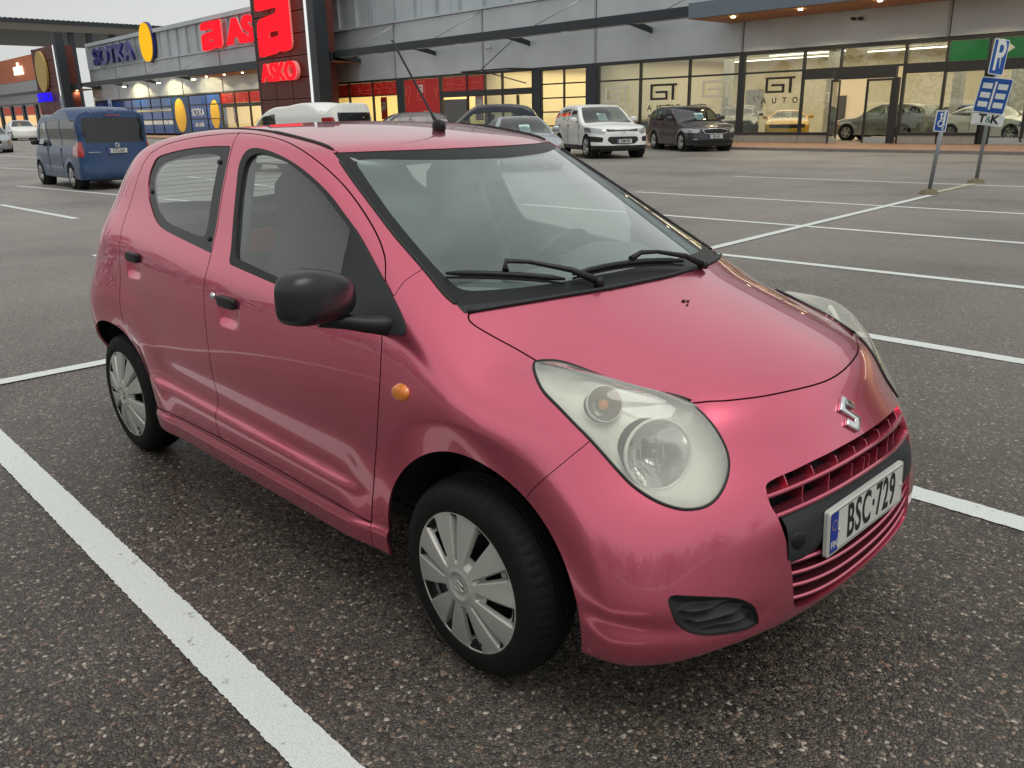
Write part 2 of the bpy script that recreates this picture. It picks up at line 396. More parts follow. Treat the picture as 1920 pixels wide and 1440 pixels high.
NF = spl([.15, .3, .45, .6, .75, .9, 1.2], [2.7, 2.7, 2.45, 2.2, 2.1, 2.1, 2.1])
ARF = (-.005, .272, .366); ARR = (-2.400, .275, .342)
def detail(x, z):
    d = 0*x
    r = np.hypot(x-ARF[0], z-ARF[1]); d = d-.24*.5*((.452-r)+np.sqrt((.452-r)**2+.0045**2))*np.where(r < .6, 1, 0)*sig((z-.20)/.05)*(1-.75*np.exp(-((x+.36)/.12)**2))
    r2 = np.hypot(x-ARR[0], z-ARR[1]); d = d-.16*.5*((.415-r2)+np.sqrt((.415-r2)**2+.005**2))*np.where(r2 < .6, 1, 0)
    d = d+.010*np.exp(-((r-.50)/.10)**2)*sig((x+.25)/.1)+.008*np.exp(-((r2-.49)/.08)**2)
    d = d+.034*sig((-2.30-x)/.12)*sig((.80-z)/.10)
    zc = .405+.025*(-x-.5); m = sig((-.50-x)/.05)*sig((x+2.02)/.04)
    d = d+.017*m*sig((zc-z)/.014)-.007*m*np.exp(-((z-zc-.06)/.06)**2)
    d = d+.012*sig((.290-z)/.006)*sig((-.30-x)/.02)*sig((x+2.1)/.02)
    return d
def door_scoops(x, z):
    """finger scoops under the door handles and the dent below the mirror base"""
    d = -.020*np.exp(-(((x+1.255)/.062)**4+((z-.815)/.036)**4))
    d = d-.020*np.exp(-(((x+2.082)/.058)**4+((z-.888)/.036)**4))
    return d
SE = spl([-.1, .02, .072, .10, .14, .20, .25, .31, .35, .386, .41, .434, .47, .60], [.70, .635, .600, .576, .557, .541, .528, .509, .487, .462, .450, .440, .436, .434])
def bulge(x, s):
    """the lamp lens stands proud of the bonnet edge beside it"""
    e = s-SE(x)
    return .052*np.exp(-((x-.31)/.17)**2)*sig((e-.026)/.024)*np.exp(-(np.maximum(e-.04, 0)/.13)**2)
def FB(P):
    x, y, z = P[..., 0], P[..., 1], P[..., 2]
    s = np.sqrt(y*y+1e-8)
    zz = z-Bf(x)*sig((z-.80)/.12)
    W = Wf(zz)+detail(x, z)+door_scoops(x, z)
    zc = np.clip(z, .05, 1.5)
    L = LF(zc); n = NF(zc); xc = XC(np.clip(z, .05, .80))
    # lower bumper: step above the fog recess ledge
    a = pos(x-(xc-L), .02)/L
    xr = XR(zc); b = pos((xr+.42)-x, .02)/.42
    f = ((s/W)**n+a**n)**(1/n); f2 = ((s/W)**3+b**3)**(1/3)
    Fs = np.where(x > -1.3, f-1, f2-1)*W
    # ledge under the fog recess that sweeps back to the wheel arch
    zl = .292+.02*np.clip((.62-x)/.25, -1, 1.2)
    Fs = Fs+.010*np.exp(-((z-zl-.030)/.030)**2)*sig((x-.40)/.05)*sig((s-.44)/.04)
    Fh = (z-ZH(x)+.28*y*y+.10*y**4-bulge(x, s)+2.5*pos(-.34-x, .02))*.92
    Fw = (x-(.045-2.08*(z-.985))+.70*y*y)/2.3
    Fr = (z-ZR(x)+(.07+.06*sig((x+1.2)/.2))*y*y)*.99
    G = smax(Fw, Fr, .012); U = smin(Fh, G, .006); T = smax(Fs, U, .022)
    bot = .208+.050*sig((x-.54)/.09)*sig((.64-s)/.10)-.015*np.exp(-(s/.2)**2)-z
    return smax(T, bot, .006)
def valley(P):
    x, y, z = P[:, 0], P[:, 1], P[:, 2]
    Fh = (z-ZH(x)+.28*y*y+.10*y**4+2.5*pos(-.34-x, .02))*.92
    Fw = (x-(.045-2.08*(z-.985))+.70*y*y)/2.3; Fr = (z-ZR(x)+.10*y*y)*.99
    return Fh-np.maximum(Fw, Fr)
def side2(P): return np.stack([P[:, 0], P[:, 2]+.6*(.8-np.abs(P[:, 1]))], 1)
OD = np.array([.62, -.55, .56]); OD /= np.linalg.norm(OD)
O1 = np.cross([0, 0, 1.], OD); O1 /= np.linalg.norm(O1); O2 = np.cross(OD, O1)
def obl(P): P = np.atleast_2d(np.array(P, float)); return np.stack([P@O1, P@O2], 1)
def front(P): return np.stack([-P[:, 1], P[:, 2]], 1)

car = empty('parked_car', (0, 0, 0), 0, "pink five-door hatchback parked between white lines in the foreground, near the camera", 'car')
M0 = master(FB, -2.12, -.15, .60, 150, 215, 300)
A2 = side2; 
bz = lambda x, s: .208+.050*sig((x-.54)/.09)*sig((.64-s)/.10)-.015*np.exp(-(s/.2)**2)
g_keep = M0[0][:, 2]-bz(M0[0][:, 0], -M0[0][:, 1])-.0075
M0 = clip(M0, g_keep)
def arch_g(V, c, grow=0.): return np.where(np.abs(V[:, 1]) > .45, np.hypot(V[:, 0]-c[0], V[:, 2]-c[1])-c[2]-grow, 1.)
def split(M, g, gap=.0022):
    return clip(M, g-gap), clip(M, -g-gap)
# -- outlines (side chart: x, z+.6*(.8-|y|); front chart: |y|, z; oblique chart from xyz)
B_GAP = [(-1.493, 1.575), (-1.487, 1.45), (-1.480, 1.36), (-1.471, 1.22), (-1.456, 1.10), (-1.443, 1.0), (-1.443, .92), (-1.438, .85), (-1.428, .75), (-1.416, .62), (-1.410, .50), (-1.408, .42), (-1.405, .318)]
DOOR_TOP = [(-1.493, 1.575), (-1.369, 1.572), (-1.214, 1.555), (-1.071, 1.52), (-.923, 1.467), (-.794, 1.405), (-.683, 1.336), (-.582, 1.263), (-.518, 1.208), (-.470, 1.155), (-.436, 1.095)]
DOOR_FRONT = [(-.436, 1.095), (-.410, 1.03), (-.385, .97), (-.362, .90), (-.352, .82), (-.355, .72), (-.375, .58), (-.405, .46), (-.432, .37), (-.448, .305)]
RD_TOP = [(-2.170, 1.450), (-2.06, 1.496), (-1.942, 1.522), (-1.793, 1.545), (-1.658, 1.559), (-1.493, 1.575)]
RD_REAR = [(-2.04, .300), (-2.06, .36), (-2.12, .47), (-2.19, .58), (-2.225, .66), (-2.222, .74), (-2.218, .816), (-2.226, .926), (-2.246, 1.013), (-2.262, 1.091), (-2.258, 1.20), (-2.235, 1.32), (-2.205, 1.40), (-2.170, 1.450)]
FDOOR = np.concatenate([cr(DOOR_TOP), cr(DOOR_FRONT), [(-.9, .316), (-1.405, .318)], cr(B_GAP[::-1])])
RDOOR = np.concatenate([cr(RD_TOP), cr(B_GAP), [(-1.7, .312), (-2.04, .300)], cr(RD_REAR)])
FWIN = np.concatenate([cr([(-1.306, 1.030), (-1.325, 1.086), (-1.352, 1.164), (-1.371, 1.252), (-1.389, 1.341), (-1.405, 1.413), (-1.400, 1.462), (-1.374, 1.494), (-1.326, 1.505), (-1.246, 1.499), (-1.152, 1.481), (-1.049, 1.453), (-.929, 1.409), (-.804, 1.349), (-.707, 1.289), (-.613, 1.228), (-.512, 1.149), (-.438, 1.091), (-.377, 1.044), (-.327, 1.004), (-.290, .970), (-.274, .950), (-.276, .934), (-.299, .926)]),
                       [(-.348, .925), (-.414, .928), (-.481, .934), (-.9, .980), (-1.290, 1.020)]])
RWIN = np.concatenate([cr([(-1.500, 1.508), (-1.668, 1.501), (-1.828, 1.486), (-1.995, 1.459), (-2.085, 1.435), (-2.112, 1.399), (-2.125, 1.349), (-2.115, 1.287), (-2.082, 1.234), (-2.02, 1.176), (-1.954, 1.133), (-1.871, 1.106), (-1.732, 1.085), (-1.563, 1.063), (-1.450, 1.048)]), cr([(-1.450, 1.048), (-1.464, 1.10), (-1.479, 1.22), (-1.489, 1.36), (-1.500, 1.508)])[1:-1]])
HOOD3 = cr([(-.166, -.616, .959), (-.155, -.629, .948), (-.128, -.632, .934), (-.066, -.619, .910), (-.001, -.605, .888), (.072, -.600, .868)]).tolist()+cr([(.072, -.600, .868), (.102, -.580, .870), (.143, -.572, .868), (.231, -.579, .863), (.302, -.571, .858), (.347, -.547, .848), (.386, -.508, .832), (.406, -.486, .820), (.430, -.458, .805), (.458, -.398, .799), (.481, -.355, .795), (.521, -.258, .791), (.550, -.137, .787), (.562, -.061, .785), (.565, 0, .784), (.562, .061, .785)])[1:].tolist()
COWLH = [(.037, .0, .992), (.035, -.056, .992), (.009, -.227, .988), (-.047, -.385, .980), (-.107, -.512, .970), (-.166, -.616, .959)]
HOOD3X = [(x, y-.03, z-.004) if (.09 < x < .425) else (x, y, z) for x, y, z in HOOD3]
HOODP = np.concatenate([obl(HOOD3X[:]), obl([(.5, .3, .80), (.03, .3, .99)]), obl(cr(COWLH))])
LAMP3 = cr([(.072, -.602, .867), (.074, -.614, .858), (.086, -.626, .849), (.114, -.645, .836), (.157, -.665, .817), (.214, -.675, .796), (.267, -.678, .770), (.311, -.671, .739), (.351, -.661, .703), (.383, -.653, .674), (.417, -.643, .645), (.456, -.625, .620), (.490, -.602, .603), (.519, -.574, .594), (.543, -.538, .596), (.554, -.505, .611), (.553, -.469, .639), (.544, -.445, .670), (.530, -.434, .698), (.510, -.433, .729), (.482, -.438, .763), (.452, -.447, .790), (.430, -.458, .805), (.406, -.486, .820), (.386, -.508, .832), (.347, -.547, .848), (.302, -.571, .858), (.231, -.579, .863), (.143, -.572, .868), (.102, -.580, .870)], closed=True)
LAMPP = obl(LAMP3)
FBGAP = obl([(.36, -.56, .83), (.311, -.674, .734), (.209, -.758, .608), (.177, -.773, .559), (.12, -.80, .47), (.2, -1.2, .0), (1.2, -.9, -.2), (1.3, .5, .2), (.9, .6, .9), (.565, .06, .784)]+[tuple(q) for q in HOOD3[::-1] if q[0] > .39 and q[1] < .03]+[(.45, -.5, .80)])
FOGP = cr([(.662, .406), (.650, .415), (.634, .413), (.583, .403), (.526, .388), (.494, .371), (.467, .345), (.452, .308), (.458, .291), (.492, .288), (.543, .294), (.590, .302), (.623, .316), (.648, .341), (.660, .373)], closed=True)
GRIL = np.array([(-.3, .646), (.087, .646)]+cr([(.087, .646), (.211, .641), (.293, .634), (.342, .629), (.375, .622), (.386, .609), (.391, .578), (.382, .549), (.374, .514), (.362, .464), (.353, .414), (.347, .358), (.340, .315), (.325, .297), (.243, .281), (.098, .272)])[1:].tolist()+[(-.3, .270)])
COWL3 = cr([(-.21, -.70, .935), (-.166, -.616, .959), (-.107, -.512, .970), (-.047, -.385, .980), (.009, -.227, .988), (.035, -.056, .992), (.037, .0, .992), (.035, .056, .992), (.009, .25, .988)])
WSZ = np.concatenate([obl(COWL3), obl([(-.2, .6, 1.5), (-1.2, .6, 1.9), (-1.6, -.8, 1.7), (-.6, -1.0, 1.2)])])
V0 = M0[0]
# glazing -----------------------------------------------------------------
def cutter(M, fn, gap=.0):
    V = M[0]; return split(M, fn(V, M[1]), gap)
on_side = lambda V, N: (np.abs(V[:, 1])-.42)*1.
f_fwin = lambda V, N: np.minimum(sdf(side2(V), FWIN), on_side(V, N))
f_rwin = lambda V, N: np.minimum(sdf(side2(V), RWIN), on_side(V, N))
WSE = cr([(-.2, 1.362), (0, 1.362), (.20, 1.3615), (.40, 1.3605), (.513, 1.359)]).tolist()+cr([(.513, 1.359), (.545, 1.279), (.570, 1.203), (.592, 1.132), (.609, 1.055), (.6235, 1.0), (.6235, .974), (.630, .940)])[1:].tolist()+[(.63, .85), (-.2, .85)]
f_ws = lambda V, N: np.minimum(np.minimum(sdf(front(V), WSE), sdf(obl(V), WSZ)), V[:, 0]+1.2)
LAMPB3 = [(x, y+.045*math.sin(math.pi*min(max((k-126)/54, 0), 1))**.5, z) for k, (x, y, z) in enumerate(LAMP3.tolist())]
LAMPB = obl(LAMPB3)
f_top = lambda V: np.where(V[:, 0] < .445, -V[:, 1]-SE(V[:, 0]), 1.)
f_lamp = lambda V, N: np.minimum(np.minimum(sdf(obl(V), LAMPB), V[:, 0]-.06), np.where(V[:, 2] > .74, f_top(V), 1.))
f_arch = lambda V, N: np.minimum(arch_g(V, ARF), arch_g(V, ARR))
body = clip(M0, f_arch(M0[0], 0))
REARW = cr([(-.2, 1.335), (.25, 1.332), (.42, 1.315), (.50, 1.22), (.56, 1.12), (.555, 1.07), (.3, 1.05), (-.2, 1.045)], closed=True)
f_rw = lambda V, N: np.minimum(sdf(front(V), REARW), -2.3-V[:, 0])
TAILP = cr([(-2.52, 1.14), (-2.60, 1.17), (-2.72, 1.10), (-2.80, .95), (-2.80, .86), (-2.66, .86), (-2.60, .95)], closed=True)
f_tail = lambda V, N: np.minimum(sdf(side2(V), TAILP), np.minimum(-2.50-V[:, 0], np.abs(V[:, 1])-.50))
def grid_patch(poly, e1, e2, ed, res, pad=.012):
    """fine triangle grid of the skin seen along -ed, round a small feature"""
    lo = np.min(poly, 0)-pad; hi = np.max(poly, 0)+pad; na, nb = int((hi[0]-lo[0])/res)+2, int((hi[1]-lo[1])/res)+2
    A, B = np.meshgrid(np.linspace(lo[0], hi[0], na), np.linspace(lo[1], hi[1], nb), indexing='ij'); O = A[..., None]*e1+B[..., None]*e2
    ts = np.linspace(1.6, -.6, 111); t0 = np.full(A.shape, np.nan); prev = np.ones(A.shape, bool)
    for i_ in range(len(ts)-1):
        ins = FB(O+ed*ts[i_+1]) < 0; new = ins & np.isnan(t0); t0[new] = ts[i_]
    ok = ~np.isnan(t0); t0 = np.where(ok, t0, 0); l_ = t0.copy(); h_ = t0-(ts[0]-ts[1])
    for _ in range(24):
        m = (l_+h_)/2; q = FB(O+ed*m[..., None]) > 0; l_ = np.where(q, m, l_); h_ = np.where(q, h_, m)
    V = (O+ed*l_[..., None]).reshape(-1, 3); N = gradn(FB, V); idx = np.arange(na*nb).reshape(na, nb)
    a, b, c, d = idx[:-1, :-1].ravel(), idx[1:, :-1].ravel(), idx[1:, 1:].ravel(), idx[:-1, 1:].ravel(); T = np.concatenate([np.stack([a, b, c], 1), np.stack([a, c, d], 1)])
    okv = ok.reshape(-1); T = T[okv[T].all(1)]
    fn = np.cross(V[T[:, 1]]-V[T[:, 0]], V[T[:, 2]]-V[T[:, 0]])
    if (fn*N[T[:, 0]]).sum() < 0: T = T[:, ::-1]
    return V, N, T
rwinM, body = cutter(body, f_rwin); fwinM, body = cutter(body, f_fwin); wsM, body = cutter(body, f_ws)
rearwM, body = cutter(body, f_rw); tailM, body = cutter(body, f_tail, .002)
lampM, body = cutter(body, f_lamp, .0025)
f_fog = lambda V, N: np.minimum(sdf(front(V), FOGP), V[:, 0]-.4)
f_gr = lambda V, N: np.minimum(sdf(front(V), GRIL), V[:, 0]-.4)
fogM, body = cutter(body, f_fog)
fogM = grid_patch(FOGP, np.array([0, -1., 0]), np.array([0, 0, 1.]), np.array([1., 0, 0]), .0022); fogM = clip(fogM, f_fog(fogM[0], 0))
lampM = grid_patch(obl(LAMPB3), O1, O2, OD, .0045); lampM = clip(lampM, f_lamp(lampM[0], 0)-.001)
grM, body = cutter(body, f_gr)
f_hood = lambda V, N: np.minimum(sdf(obl(V), HOODP), V[:, 2]-.70)
hoodM, body = cutter(body, f_hood, .0024)
f_bump = lambda V, N: np.minimum(sdf(obl(V), FBGAP), V[:, 0]-.05)
bumpM, body = cutter(body, f_bump, .0011)
f_fd = lambda V, N: np.minimum(sdf(side2(V), FDOOR), on_side(V, N)); f_rd = lambda V, N: np.minimum(sdf(side2(V), RDOOR), on_side(V, N))
fdM, body = cutter(body, f_fd, .0024); rdM, body = cutter(body, f_rd, .0024)
# front fender: ahead of the door, below the A pillar joint
FEND = np.array([(-.440, .10), (-.448, .305), *cr(DOOR_FRONT[::-1])[1:-1].tolist(), (-.436, 1.095), (-.374, 1.043), (-.373, 1.107), (-.366, 1.15), (-.363, 1.175), (-.30, 1.22), (-.1, 1.3), (.6, 1.2), (.6, .0), (-.40, .1)])
f_fen = lambda V, N: np.minimum(sdf(side2(V), FEND), np.where(np.abs(V[:, 1]) > .40, .2, -.2))
fenM, body = cutter(body, f_fen, .0013)
# roof skin between the two drain mouldings
f_roof = lambda V, N: np.minimum(np.minimum(.500-.02*np.clip(-V[:, 0]-1.6, 0, 1)*2-np.abs(V[:, 1]), V[:, 2]-1.30), -.5-V[:, 0])
roofM, body = cutter(body, f_roof, .002)
f_sill = lambda V, N: np.minimum(.292+.012*np.clip((-V[:, 0]-.4)*6, 0, 1)-V[:, 2], np.minimum(-.36-V[:, 0], V[:, 0]+2.10))
sillM, body = cutter(body, lambda V, N: np.minimum(f_sill(V, N), .2), .0012)
panel('body_shell', body, PINK, car, both=True)
panel('rocker_panel', sillM, PINK, car, side=-1); panel('rocker_panel', sillM, PINK, car, side=1)
panel('bonnet', hoodM, PINK, car, both=True, wall=.012)
panel('roof_panel', roofM, PINK, car, both=True, offset=-.001)
panel('front_bumper', bumpM, PINK, car, both=True, wall=.018)
fend = [panel('front_fender', fenM, PINK, car, side=s) for s in (-1, 1)]
fdoor = [panel('front_door', fdM, PINK, car, side=s) for s in (-1, 1)]
rdoor = [panel('rear_door', rdM, PINK, car, side=s) for s in (-1, 1)]
# underlay behind the gaps
def shell_region(M, grow):
    V = M[0]; g = f_arch(V, 0)-grow*.2
    for f in (f_fwin, f_rwin, f_ws, f_lamp, f_fog, f_gr, f_rw): g = np.minimum(g, -f(V, 0)-grow)
    return clip((M[0]-M[1]*.016, M[1], M[2]), g) if False else (clip(M, g))
Ms = M0; sh = shell_region(Ms, .000); sh = (sh[0]-sh[1]*.013, sh[1], sh[2])
panel('inner_shell', sh, SHELL, car, both=True, wall=0)
LIN = mat('pale_cabin_lining', (.50, .53, .52), .85, noise=(8, .15))
g_ = np.minimum.reduce([M0[0][:, 2]-.97, -f_fwin(M0[0], 0)-.004, -f_rwin(M0[0], 0)-.004, -f_ws(M0[0], 0)-.004, -f_rw(M0[0], 0)-.004, -.30-M0[0][:, 0]])
lin = clip(M0, g_); panel('cabin_lining', (lin[0]-lin[1]*.022, -lin[1], lin[2][:, ::-1]), LIN, car, both=True, wall=0)
# wheel arch liners
def liner(c, s):
    b = MB(); n = 40; V = []; F = []
    a0, a1 = R(14), R(166)
    for i in range(n+1):
        a = a0+(a1-a0)*i/n; x = c[0]+(c[2]+.012)*math.cos(a); z = c[1]+(c[2]+.012)*math.sin(a)
        V += [(x, s*.735, z), (x, s*.50, z)]
    for i in range(n): F.append((2*i, 2*i+1, 2*i+3, 2*i+2))
    V2 = [(c[0]+(c[2]+.012)*math.cos(a0+(a1-a0)*i/n), s*.50, c[1]+(c[2]+.012)*math.sin(a0+(a1-a0)*i/n)) for i in range(n+1)]
    b.add(V, F); b.add(V2, [tuple(range(n+1))]); return b.build('wheel_arch_liner', SHELL, car)
for c in (ARF, ARR):
    for s in (-1, 1): liner(c, s)
MB().box(-2.70, .36, -.60, .60, .215, .26).box(.37, .58, -.40, .40, .262, .29).build('underbody', SHELL, car)
box('bulkhead', SHELL, car, -.14, -.11, -.62, .62, .25, .90)
# windows: clear inner glass with a black printed border; the border keeps the outline of the opening
def inner(M, poly_fn, width): return split(M, poly_fn(M[0])-width, 0)
FG = np.concatenate([cr([(-1.272, 1.052), (-1.30, 1.10), (-1.330, 1.20), (-1.352, 1.31), (-1.366, 1.40), (-1.360, 1.445), (-1.335, 1.470), (-1.285, 1.482), (-1.21, 1.476), (-1.09, 1.452), (-.98, 1.412), (-.86, 1.360), (-.738, 1.288), (-.655, 1.235)]), [(-.640, 1.10), (-.622, .972), (-1.0, 1.018)]])
gM, bM = split(fwinM, sdf(side2(fwinM[0]), FG), 0)
sailM, bM2 = split(bM, np.minimum(bM[0][:, 0]+.640+.06*(bM[0][:, 2]-1.15)*-1, .5), 0)
for i, s in enumerate((-1, 1)):
    win = panel('window', gM, GLSS, fdoor[i], side=s, wall=0, offset=-.010)
    panel('window_seal', bM2, RUB, fdoor[i], side=s, wall=.012, offset=.0)
    panel('mirror_sail', sailM, GRYP, fdoor[i], side=s, wall=.012, offset=.0035)
RG = cr([(-1.575, 1.462), (-1.75, 1.462), (-1.93, 1.432), (-2.035, 1.400), (-2.070, 1.350), (-2.062, 1.30), (-2.02, 1.235), (-1.95, 1.180), (-1.85, 1.142), (-1.70, 1.122), (-1.580, 1.112), (-1.545, 1.13), (-1.556, 1.25), (-1.566, 1.40)], closed=True)
gM, bM = split(rwinM, sdf(side2(rwinM[0]), RG), 0)
# dark tint on the printed band
for i, s in enumerate((-1, 1)):
    panel('window', gM, GLSS, rdoor[i], side=s, wall=0, offset=-.004)
    panel('window_border', bM, FRIT, rdoor[i], side=s, wall=.008, offset=-.004)
    for cx, cz in ((-2.075, 1.275), (-1.555, 1.430), (-1.500, 1.105)):
        k = np.argmin(np.hypot(*(side2(rwinM[0])-[cx, cz]).T)); P0 = Vector(rwinM[0][k]); n0 = Vector(rwinM[1][k])
        if s > 0: P0.y *= -1; n0.y *= -1
        MB().cyl(P0-n0*.006, P0+n0*.003, .010, .008, 14).build('window_rivet', RUB, rdoor[i])
WG = np.concatenate([cr([(-.2, 1.322), (.25, 1.330), (.44, 1.338), (.484, 1.330), (.503, 1.296), (.528, 1.235), (.550, 1.174), (.575, 1.079), (.582, 1.030), (.578, 1.012), (.560, 1.006)]), [(.508, 1.006), (.438, 1.008), (.357, 1.012), (.212, 1.020), (0, 1.026), (-.2, 1.026)]])
gM, bM = split(wsM, sdf(front(wsM[0]), WG), 0)
ws = panel('windscreen', gM, GLS, car, both=True, wall=0, offset=-.003)
cowlM, fritM = split(bM, .993-.05*bM[0][:, 1]**2-bM[0][:, 2], 0)
panel('windscreen_border', fritM, FRIT2, ws, both=True, wall=.004, offset=-.003)
panel('cowl_panel', cowlM, GRYP, car, both=True, wall=.01, offset=.001)
WSEDGE = [q for q in WSE if q[0] > .45 and .975 < q[1] < 1.335]
for s in (-1, 1):
    P_ = [];
    for (yy_, zz_) in WSEDGE:
        lo_, hi_ = -1.3, .2
        xs_ = np.linspace(.3, -1.4, 500); v_ = FB(np.stack([xs_, np.full(500, -yy_), np.full(500, zz_)], 1)); k_ = int(np.argmax(v_ < 0)); P_.append((xs_[k_]+.001, s*yy_, zz_))
    MB().tube(P_, .0055, 6).build('side_moulding', RUB, ws)
RG2 = cr([(-.2, 1.300), (.25, 1.298), (.40, 1.285), (.46, 1.21), (.505, 1.125), (.49, 1.095), (.3, 1.085), (-.2, 1.082)], closed=True)
rgM, rbM = split(rearwM, sdf(front(rearwM[0]), RG2), 0)
rwo = panel('rear_window', rgM, GLSS, car, both=True, wall=0, offset=-.003); panel('rear_window_border', rbM, FRIT2, rwo, both=True, wall=.006, offset=-.002)
for k_ in range(9):
    zz_ = 1.105+.021*k_; ym_ = .455-.10*(zz_-1.10)/.19; ys_ = np.linspace(-ym_, ym_, 15); P_ = []
    for y_ in ys_:
        xs_ = np.linspace(-2.2, -2.9, 300); v_ = FB(np.stack([xs_, np.full(300, -abs(y_)), np.full(300, zz_)], 1)); k2 = int(np.argmax(v_ > 0)); P_.append((xs_[k2]+.006, y_, zz_))
    MB().tube(P_, .0016, 4).build('heating_wire', mat('heating_wire', (.10, .06, .04), .5), rwo)
TL = mat('red_lamp_plastic', (.35, .01, .012), .12, coat=1)
for s in (-1, 1): panel('tail_light', tailM, TL, car, side=s, wall=.012, offset=.001)
CHIP = mat('stone_chip', (.02, .012, .012), .8)
for (cx, cy, r_) in ((.155, -.085, .0055), (.162, -.073, .004), (.175, -.095, .003)):
    q_ = Vector((cx, cy, float(ZH(cx))-.28*cy*cy-.1*cy**4)); MB().prism([(q_.x+r_*math.cos(a)*(1+.4*math.sin(3*a+cx*40)), q_.y+1.5*r_*math.sin(a)) for a in [R(40*k) for k in range(9)]], q_.z+.0015, q_.z+.0030).build('paint_chip', CHIP, car)
# hood seal + drain mouldings following the surface
def on_surface(pts, off=0., d=(0, 0, 1)):
    """drop points onto the skin along d and lift by off"""
    P = np.array(pts, float); dv = np.array(d, float); dv /= np.linalg.norm(dv); lo = np.full(len(P), -.15); hi = np.full(len(P), .15)
    for _ in range(30):
        m = (lo+hi)/2; q = FB(P+dv*m[:, None]) > 0; hi = np.where(q, m, hi); lo = np.where(q, lo, m)
    Q = P+dv*hi[:, None]; return Q+gradn(FB, Q)*off
half = on_surface(cr(COWLH, 5), .003, OD); seal = np.concatenate([half[::-1], (half*np.array([1, -1, 1]))[1:]])
MB().tube([tuple(q+np.array([-.004, 0, .002])) for q in seal], .0062, 8).build('cowl_seal', GRYP, car)
for s in (-1, 1):
    xs_ = np.linspace(-.945, -2.25, 46); yy = .502-.02*np.clip(-xs_-1.6, 0, 1)*2
    Q = on_surface(np.stack([xs_, -yy, np.full(46, 1.40)], 1), .001); Q[:, 1] *= -s
    MB().tube([tuple(q) for q in Q], [.004]+[.0066]*12+[.0045]*4+[.0030]*29, 6).build('roof_drip_strip', RUB, car)
# ---------------------------------------------------------------- headlights
def bowl(b, P, ax, r, depth, n=40, rings=10, ref=None):
    prof = [(r*i/rings, -depth*(1-(i/rings)**2)) for i in range(rings+1)]
    return b.lathe(prof, P, ax, n, True)
DKR = mat('dark_reflector_glass', (.62, .62, .60), .14, .8)
AMB = mat('amber_bulb', (.75, .22, .04), .25, coat=.6)
for i, s in enumerate((-1, 1)):
    hl = empty('headlight'); hl.parent = car
    # rubber rim
    low_ = np.array([q for k, q in enumerate(LAMP3.tolist()) if not (q[0] < .43 and q[2] > .80 and k > 60)])
    k0 = int(np.argmin(np.linalg.norm(low_-np.array([.074, -.606, .863]), axis=1))); low_ = np.roll(low_, -k0, 0)
    xs_ = np.linspace(.43, .078, 30); se_ = SE(xs_)-.001; up_ = np.stack([xs_, -se_, ZH(xs_)-.28*se_**2-.1*se_**4+.0035], 1)
    Q = np.concatenate([on_surface(low_[::2], .0015, OD), up_]); Q[:, 1] *= -s
    MB().tube([tuple(q) for q in Q]+[tuple(Q[0])], .0042, 6).build('lamp_seal', RUB, hl)
    V, N, T = lampM; D_ = np.maximum(f_lamp(V, N), 0)
    depth = .010+.040*np.clip(D_/.045, 0, 1)**.7
    DIR_ = np.array([.50, -.62, .60]); Lv = V+N*.003+DIR_*(.016*(1-np.exp(-D_/.035)))[:, None]; fn_ = np.cross(Lv[T[:, 1]]-Lv[T[:, 0]], Lv[T[:, 2]]-Lv[T[:, 0]]); LN = np.zeros_like(V)
    for q in range(3): np.add.at(LN, T[:, q], fn_)
    LN /= np.maximum(np.linalg.norm(LN, axis=1, keepdims=True), 1e-12)
    panel('lens', (Lv, LN, T), LENS, hl, side=s, wall=.008)
    # openings for the two bowls
    def bore(c, ax, r, Vv):
        ax = np.array(ax)/np.linalg.norm(ax); q = Vv-np.array(c); h = q@ax; return np.linalg.norm(q-h[:, None]*ax, axis=1)-r
    c1, a1, r1 = (.436, -.560, .700), (.86, -.45, .24), .083
    c2, a2, r2 = (.305, -.607, .812), (.70, -.55, .46), .043
    W_ = (V-DIR_*depth[:, None]-N*.004, N, T)
    g = np.minimum(bore(c1, a1, r1, W_[0]), bore(c2, a2, r2, W_[0]))
    Hm = clip(W_, g); Hm = (Hm[0], gradn(FB, Hm[0]), Hm[2])
    panel('lamp_housing', Hm, SATC, hl, side=s, wall=0)
    for nm, c, a, r, dp in (('reflector', c1, a1, r1, .075), ('indicator_reflector', c2, a2, r2, .045)):
        cc = Vector(c); aa = Vector(a).normalized(); cc = cc-aa*.022
        if s > 0: cc.y *= -1; aa.y *= -1
        rb = bowl(MB(), cc, aa, r*1.02, dp).build(nm, CHR if r > .05 else DKR, hl)
        t_ = MB().lathe([(r*1.03, -.004), (r*1.06, .004), (r*.99, .010), (r*.97, .0)], cc, aa, 48).build('bezel', SATC, hl)
        if r > .05:
            MB().cyl(cc-aa*.060, cc-aa*.022, .012, .016, 20).lathe([(0, -.012), (.010, -.014), (.016, -.022), (.016, -.03)], cc, aa, 20).build('bulb_cap', mat('bulb_cap_grey', (.10, .10, .11), .25, .6), hl)
            up = Vector((0, 0, 1))
            MB().cyl(cc+up*.028-aa.cross(up)*(-.052)*(1 if s < 0 else -1)-aa*.02, cc+up*.028-aa.cross(up)*(-.052)*(1 if s < 0 else -1)-aa*.002, .011, .010, 16).build('parking_bulb', CHR, hl)
            # facets of the reflector
            for k in range(-3, 4):
                u = aa.cross(up).normalized(); v = u.cross(aa)
                q0 = cc+u*(k*.020)-v*.068-aa*.030; q1 = cc+u*(k*.020)+v*.010-aa*.052
                MB().tube([q0, (q0+q1)/2-aa*.012, q1], .0012, 4).build('reflector_step', SATC, hl)
        else:
            MB().lathe([(0, -.005), (.012, -.008), (.014, -.02), (.012, -.035)], cc, aa, 16).build('indicator_bulb', AMB, hl)
